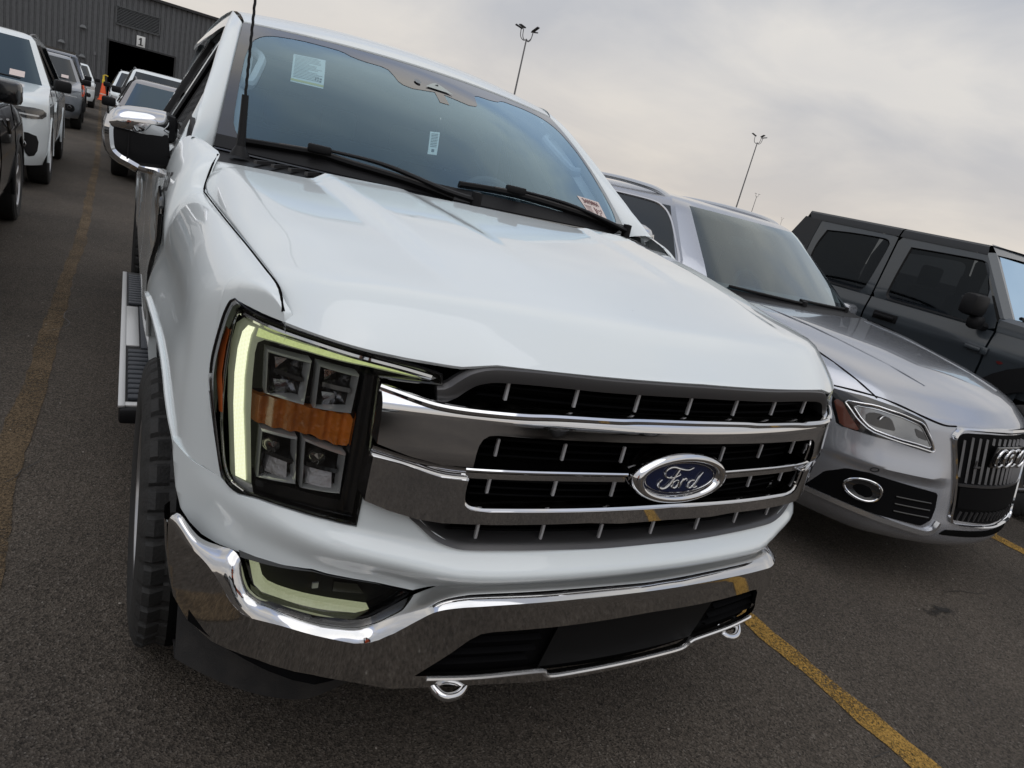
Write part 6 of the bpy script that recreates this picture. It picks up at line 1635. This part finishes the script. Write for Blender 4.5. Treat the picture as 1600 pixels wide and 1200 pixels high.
# ------------------------------------------------------------------ the photographer (mirrored in the chrome)
def skin(name, verts, edges, radii, root=0, sub=2):
    me = bpy.data.meshes.new(name); me.from_pydata(verts, edges, []); o = bpy.data.objects.new(name, me); COL.objects.link(o)
    m = o.modifiers.new("skin", 'SKIN'); m.use_smooth_shade = True
    for i, r in enumerate(radii):
        sv = me.skin_vertices[0].data[i]; sv.radius = r if hasattr(r, '__len__') else (r, r); sv.use_root = i == root
    s_ = o.modifiers.new("sub", 'SUBSURF'); s_.levels = sub; s_.render_levels = sub
    dg = bpy.context.evaluated_depsgraph_get(); new = bpy.data.meshes.new_from_object(o.evaluated_get(dg))
    bpy.data.objects.remove(o); bpy.data.meshes.remove(me); new.name = name
    return new
def make_person():
    fx, fy = math.sin(R(34.2)), math.cos(R(34.2))
    root = thing("person", "person in orange vest and dark trousers holding up a phone before the truck", "person", (-1.157-.46*fx, -1.857-.46*fy, 0), -R(34.2))
    # own axes: y forward, x to the right, phone at y = .46
    V, E, Rd = [], [], []
    def add(p, r, link=None):
        V.append(p); Rd.append(r); i = len(V)-1
        if link is not None: E.append((link, i))
        return i
    pel = add((0, -.02, .97), (.155, .115))
    bel = add((0, -.01, 1.10), (.145, .11), pel); che = add((0, -.015, 1.28), (.165, .125), bel); up = add((0, -.025, 1.42), (.13, .095), che)
    nk = add((0, -.01, 1.50), (.060, .062), up); hd0 = add((0, .012, 1.58), (.066, .078), nk); hd1 = add((0, .018, 1.66), (.078, .098), hd0); hd2 = add((0, .005, 1.745), (.066, .085), hd1)
    add((0, .112, 1.625), (.012, .016), hd1)
    hands = []
    for s in (-1, 1):
        hip = add((s*.095, -.01, .90), (.098, .105), pel); kn = add((s*.115, .02+.02*s, .50), (.064, .068), hip); an = add((s*.125, -.02+.03*s, .09), (.042, .046), kn); hl = add((s*.128, -.02+.03*s, .04), (.042, .036), an); add((s*.145, .15+.03*s, .03), (.042, .026), hl)
        sh = add((s*.185, -.025, 1.41), (.068, .066), up); el = add((s*.215, .14, 1.21), (.046, .046), sh); wr = add((s*.115, .385, 1.435), (.030, .032), el); pm_ = add((s*.098, .425, 1.475), (.024, .036), wr)
        hands.append((s, wr))
    me = skin("body", V, E, Rd)
    skin_m = pm("skin", (.42, .25, .18), .5); shirt = pm("dark_shirt", (.03, .035, .05), .85); tr = pm("dark_trousers", (.018, .018, .022), .85); shoe = pm("shoe_black", (.012, .012, .012), .5); vest = pm("orange_vest", (.75, .10, .015), .75); hair = pm("dark_hair", (.02, .014, .01), .7)
    for m in (tr, shirt, skin_m, shoe): me.materials.append(m)
    for p in me.polygons:
        c = p.center; p.use_smooth = True
        if c.z > 1.495 and abs(c.x) < .12 and c.y < .20: p.material_index = 2
        elif c.z > 1.0: p.material_index = 2 if c.y > .37 else 1
        elif c.z < .075: p.material_index = 3
        else: p.material_index = 0
    bo = bpy.data.objects.new("body", me); COL.objects.link(bo); bo.parent = root
    # five bent fingers a side, closing round the phone
    for s, w in hands:
        f = bmesh.new()
        for k in range(4):
            z = 1.512-.021*k; L = (.070, .078, .074, .060)[k]
            P = [(s*.100, .428, z-.012), (s*.108, .455, z), (s*.102, .455+.022, z+.002), (s*.084, .455+.026, z+.003), (s*.084-s*(L-.05), .470, z+.004)]
            m2 = skin("finger", P, [(i, i+1) for i in range(4)], [.0095, .009, .0085, .008, .007], 0, 1); f.from_mesh(m2); bpy.data.meshes.remove(m2)
        P = [(s*.092, .418, 1.47), (s*.070, .425, 1.485), (s*.052, .436, 1.503), (s*.040, .440, 1.515)]
        m2 = skin("thumb", P, [(0, 1), (1, 2), (2, 3)], [.012, .011, .010, .008], 0, 1); f.from_mesh(m2); bpy.data.meshes.remove(m2)
        hm = bpy.data.meshes.new("hand"); f.to_mesh(hm); f.free(); hm.materials.append(skin_m)
        for p in hm.polygons: p.use_smooth = True
        ho = bpy.data.objects.new("hand", hm); COL.objects.link(ho); ho.parent = root
    # vest: a shell round the trunk
    v = MB(); rows = []
    for z, a, b in ((.93, .215, .165), (1.05, .205, .160), (1.18, .205, .162), (1.30, .222, .170), (1.40, .215, .150), (1.455, .150, .110), (1.475, .10, .085)):
        rows.append([(a*math.copysign(abs(math.cos(q))**.85, math.cos(q)), -.018+b*math.sin(q), z) for q in [2*math.pi*k/40 for k in range(40)]])
    v.grid(rows, close_u=True); vo = v.build("vest", vest, root)
    st = MB()
    for z, a, b in ((1.06, .209, .164), (1.20, .211, .167)):
        st.grid([[(a*math.copysign(abs(math.cos(q))**.85, math.cos(q)), -.018+b*math.sin(q), z+h) for q in [2*math.pi*k/40 for k in range(40)]] for h in (-.025, .025)], close_u=True)
    st.build("reflective_band", pm("vest_band", (.6, .62, .55), .4), vo)
    h = MB(); rows = []
    for t in np.linspace(0, 1, 8):
        z = 1.655+.150*math.sin(t*math.pi/2); r = math.cos(t*math.pi/2)
        rows.append([(.098*r*math.cos(q), -.005+.118*r*math.sin(q)-.01, z+.02*(-math.sin(q))*(1-t)*-1*.0+(.035 if math.sin(q) > .3 else -.03)*(1-t)) for q in [2*math.pi*k/28 for k in range(28)]])
    h.grid(rows, close_u=True); h.build("hair", hair, root)
    e = MB()
    for s in (-1, 1): e.lathe([(.001, .116), (.008, .114), (.011, .108)], (s*.031, -.004, 1.665), 'y', 12)
    e.build("eyes", pm("eye_dark", (.03, .02, .015), .2), root)
    for s in (-1, 1):
        ea = MB(); ea.lathe([(.001, s*.012), (.018, s*.010), (.024, 0), (.015, -s*.006)], (s*.086, .01, 1.645), 'x', 14); ea.build("ear", skin_m, root)
    mo = MB(); mo.tube(cr([(-.024, .098, 1.588), (0, .106, 1.590), (.024, .098, 1.588)], 8), .005, 6); mo.build("mouth", pm("lip", (.33, .14, .12), .5), root)
    ph = thing("phone", "black phone held up by the person in the orange vest", "phone", (-1.157-.018*fx, -1.857-.018*fy, 1.50135), -R(34.2))
    b = MB(); b.box((0, -.002, 0), (.158, .008, .076), Matrix.Rotation(R(-13.9), 3, 'Y'), .003); b.build("case", GBLACK, ph)
    b = MB(); b.box((0, -.0066, 0), (.150, .001, .070), Matrix.Rotation(R(-13.9), 3, 'Y')); b.build("screen", CARGLASS, ph)
make_person()
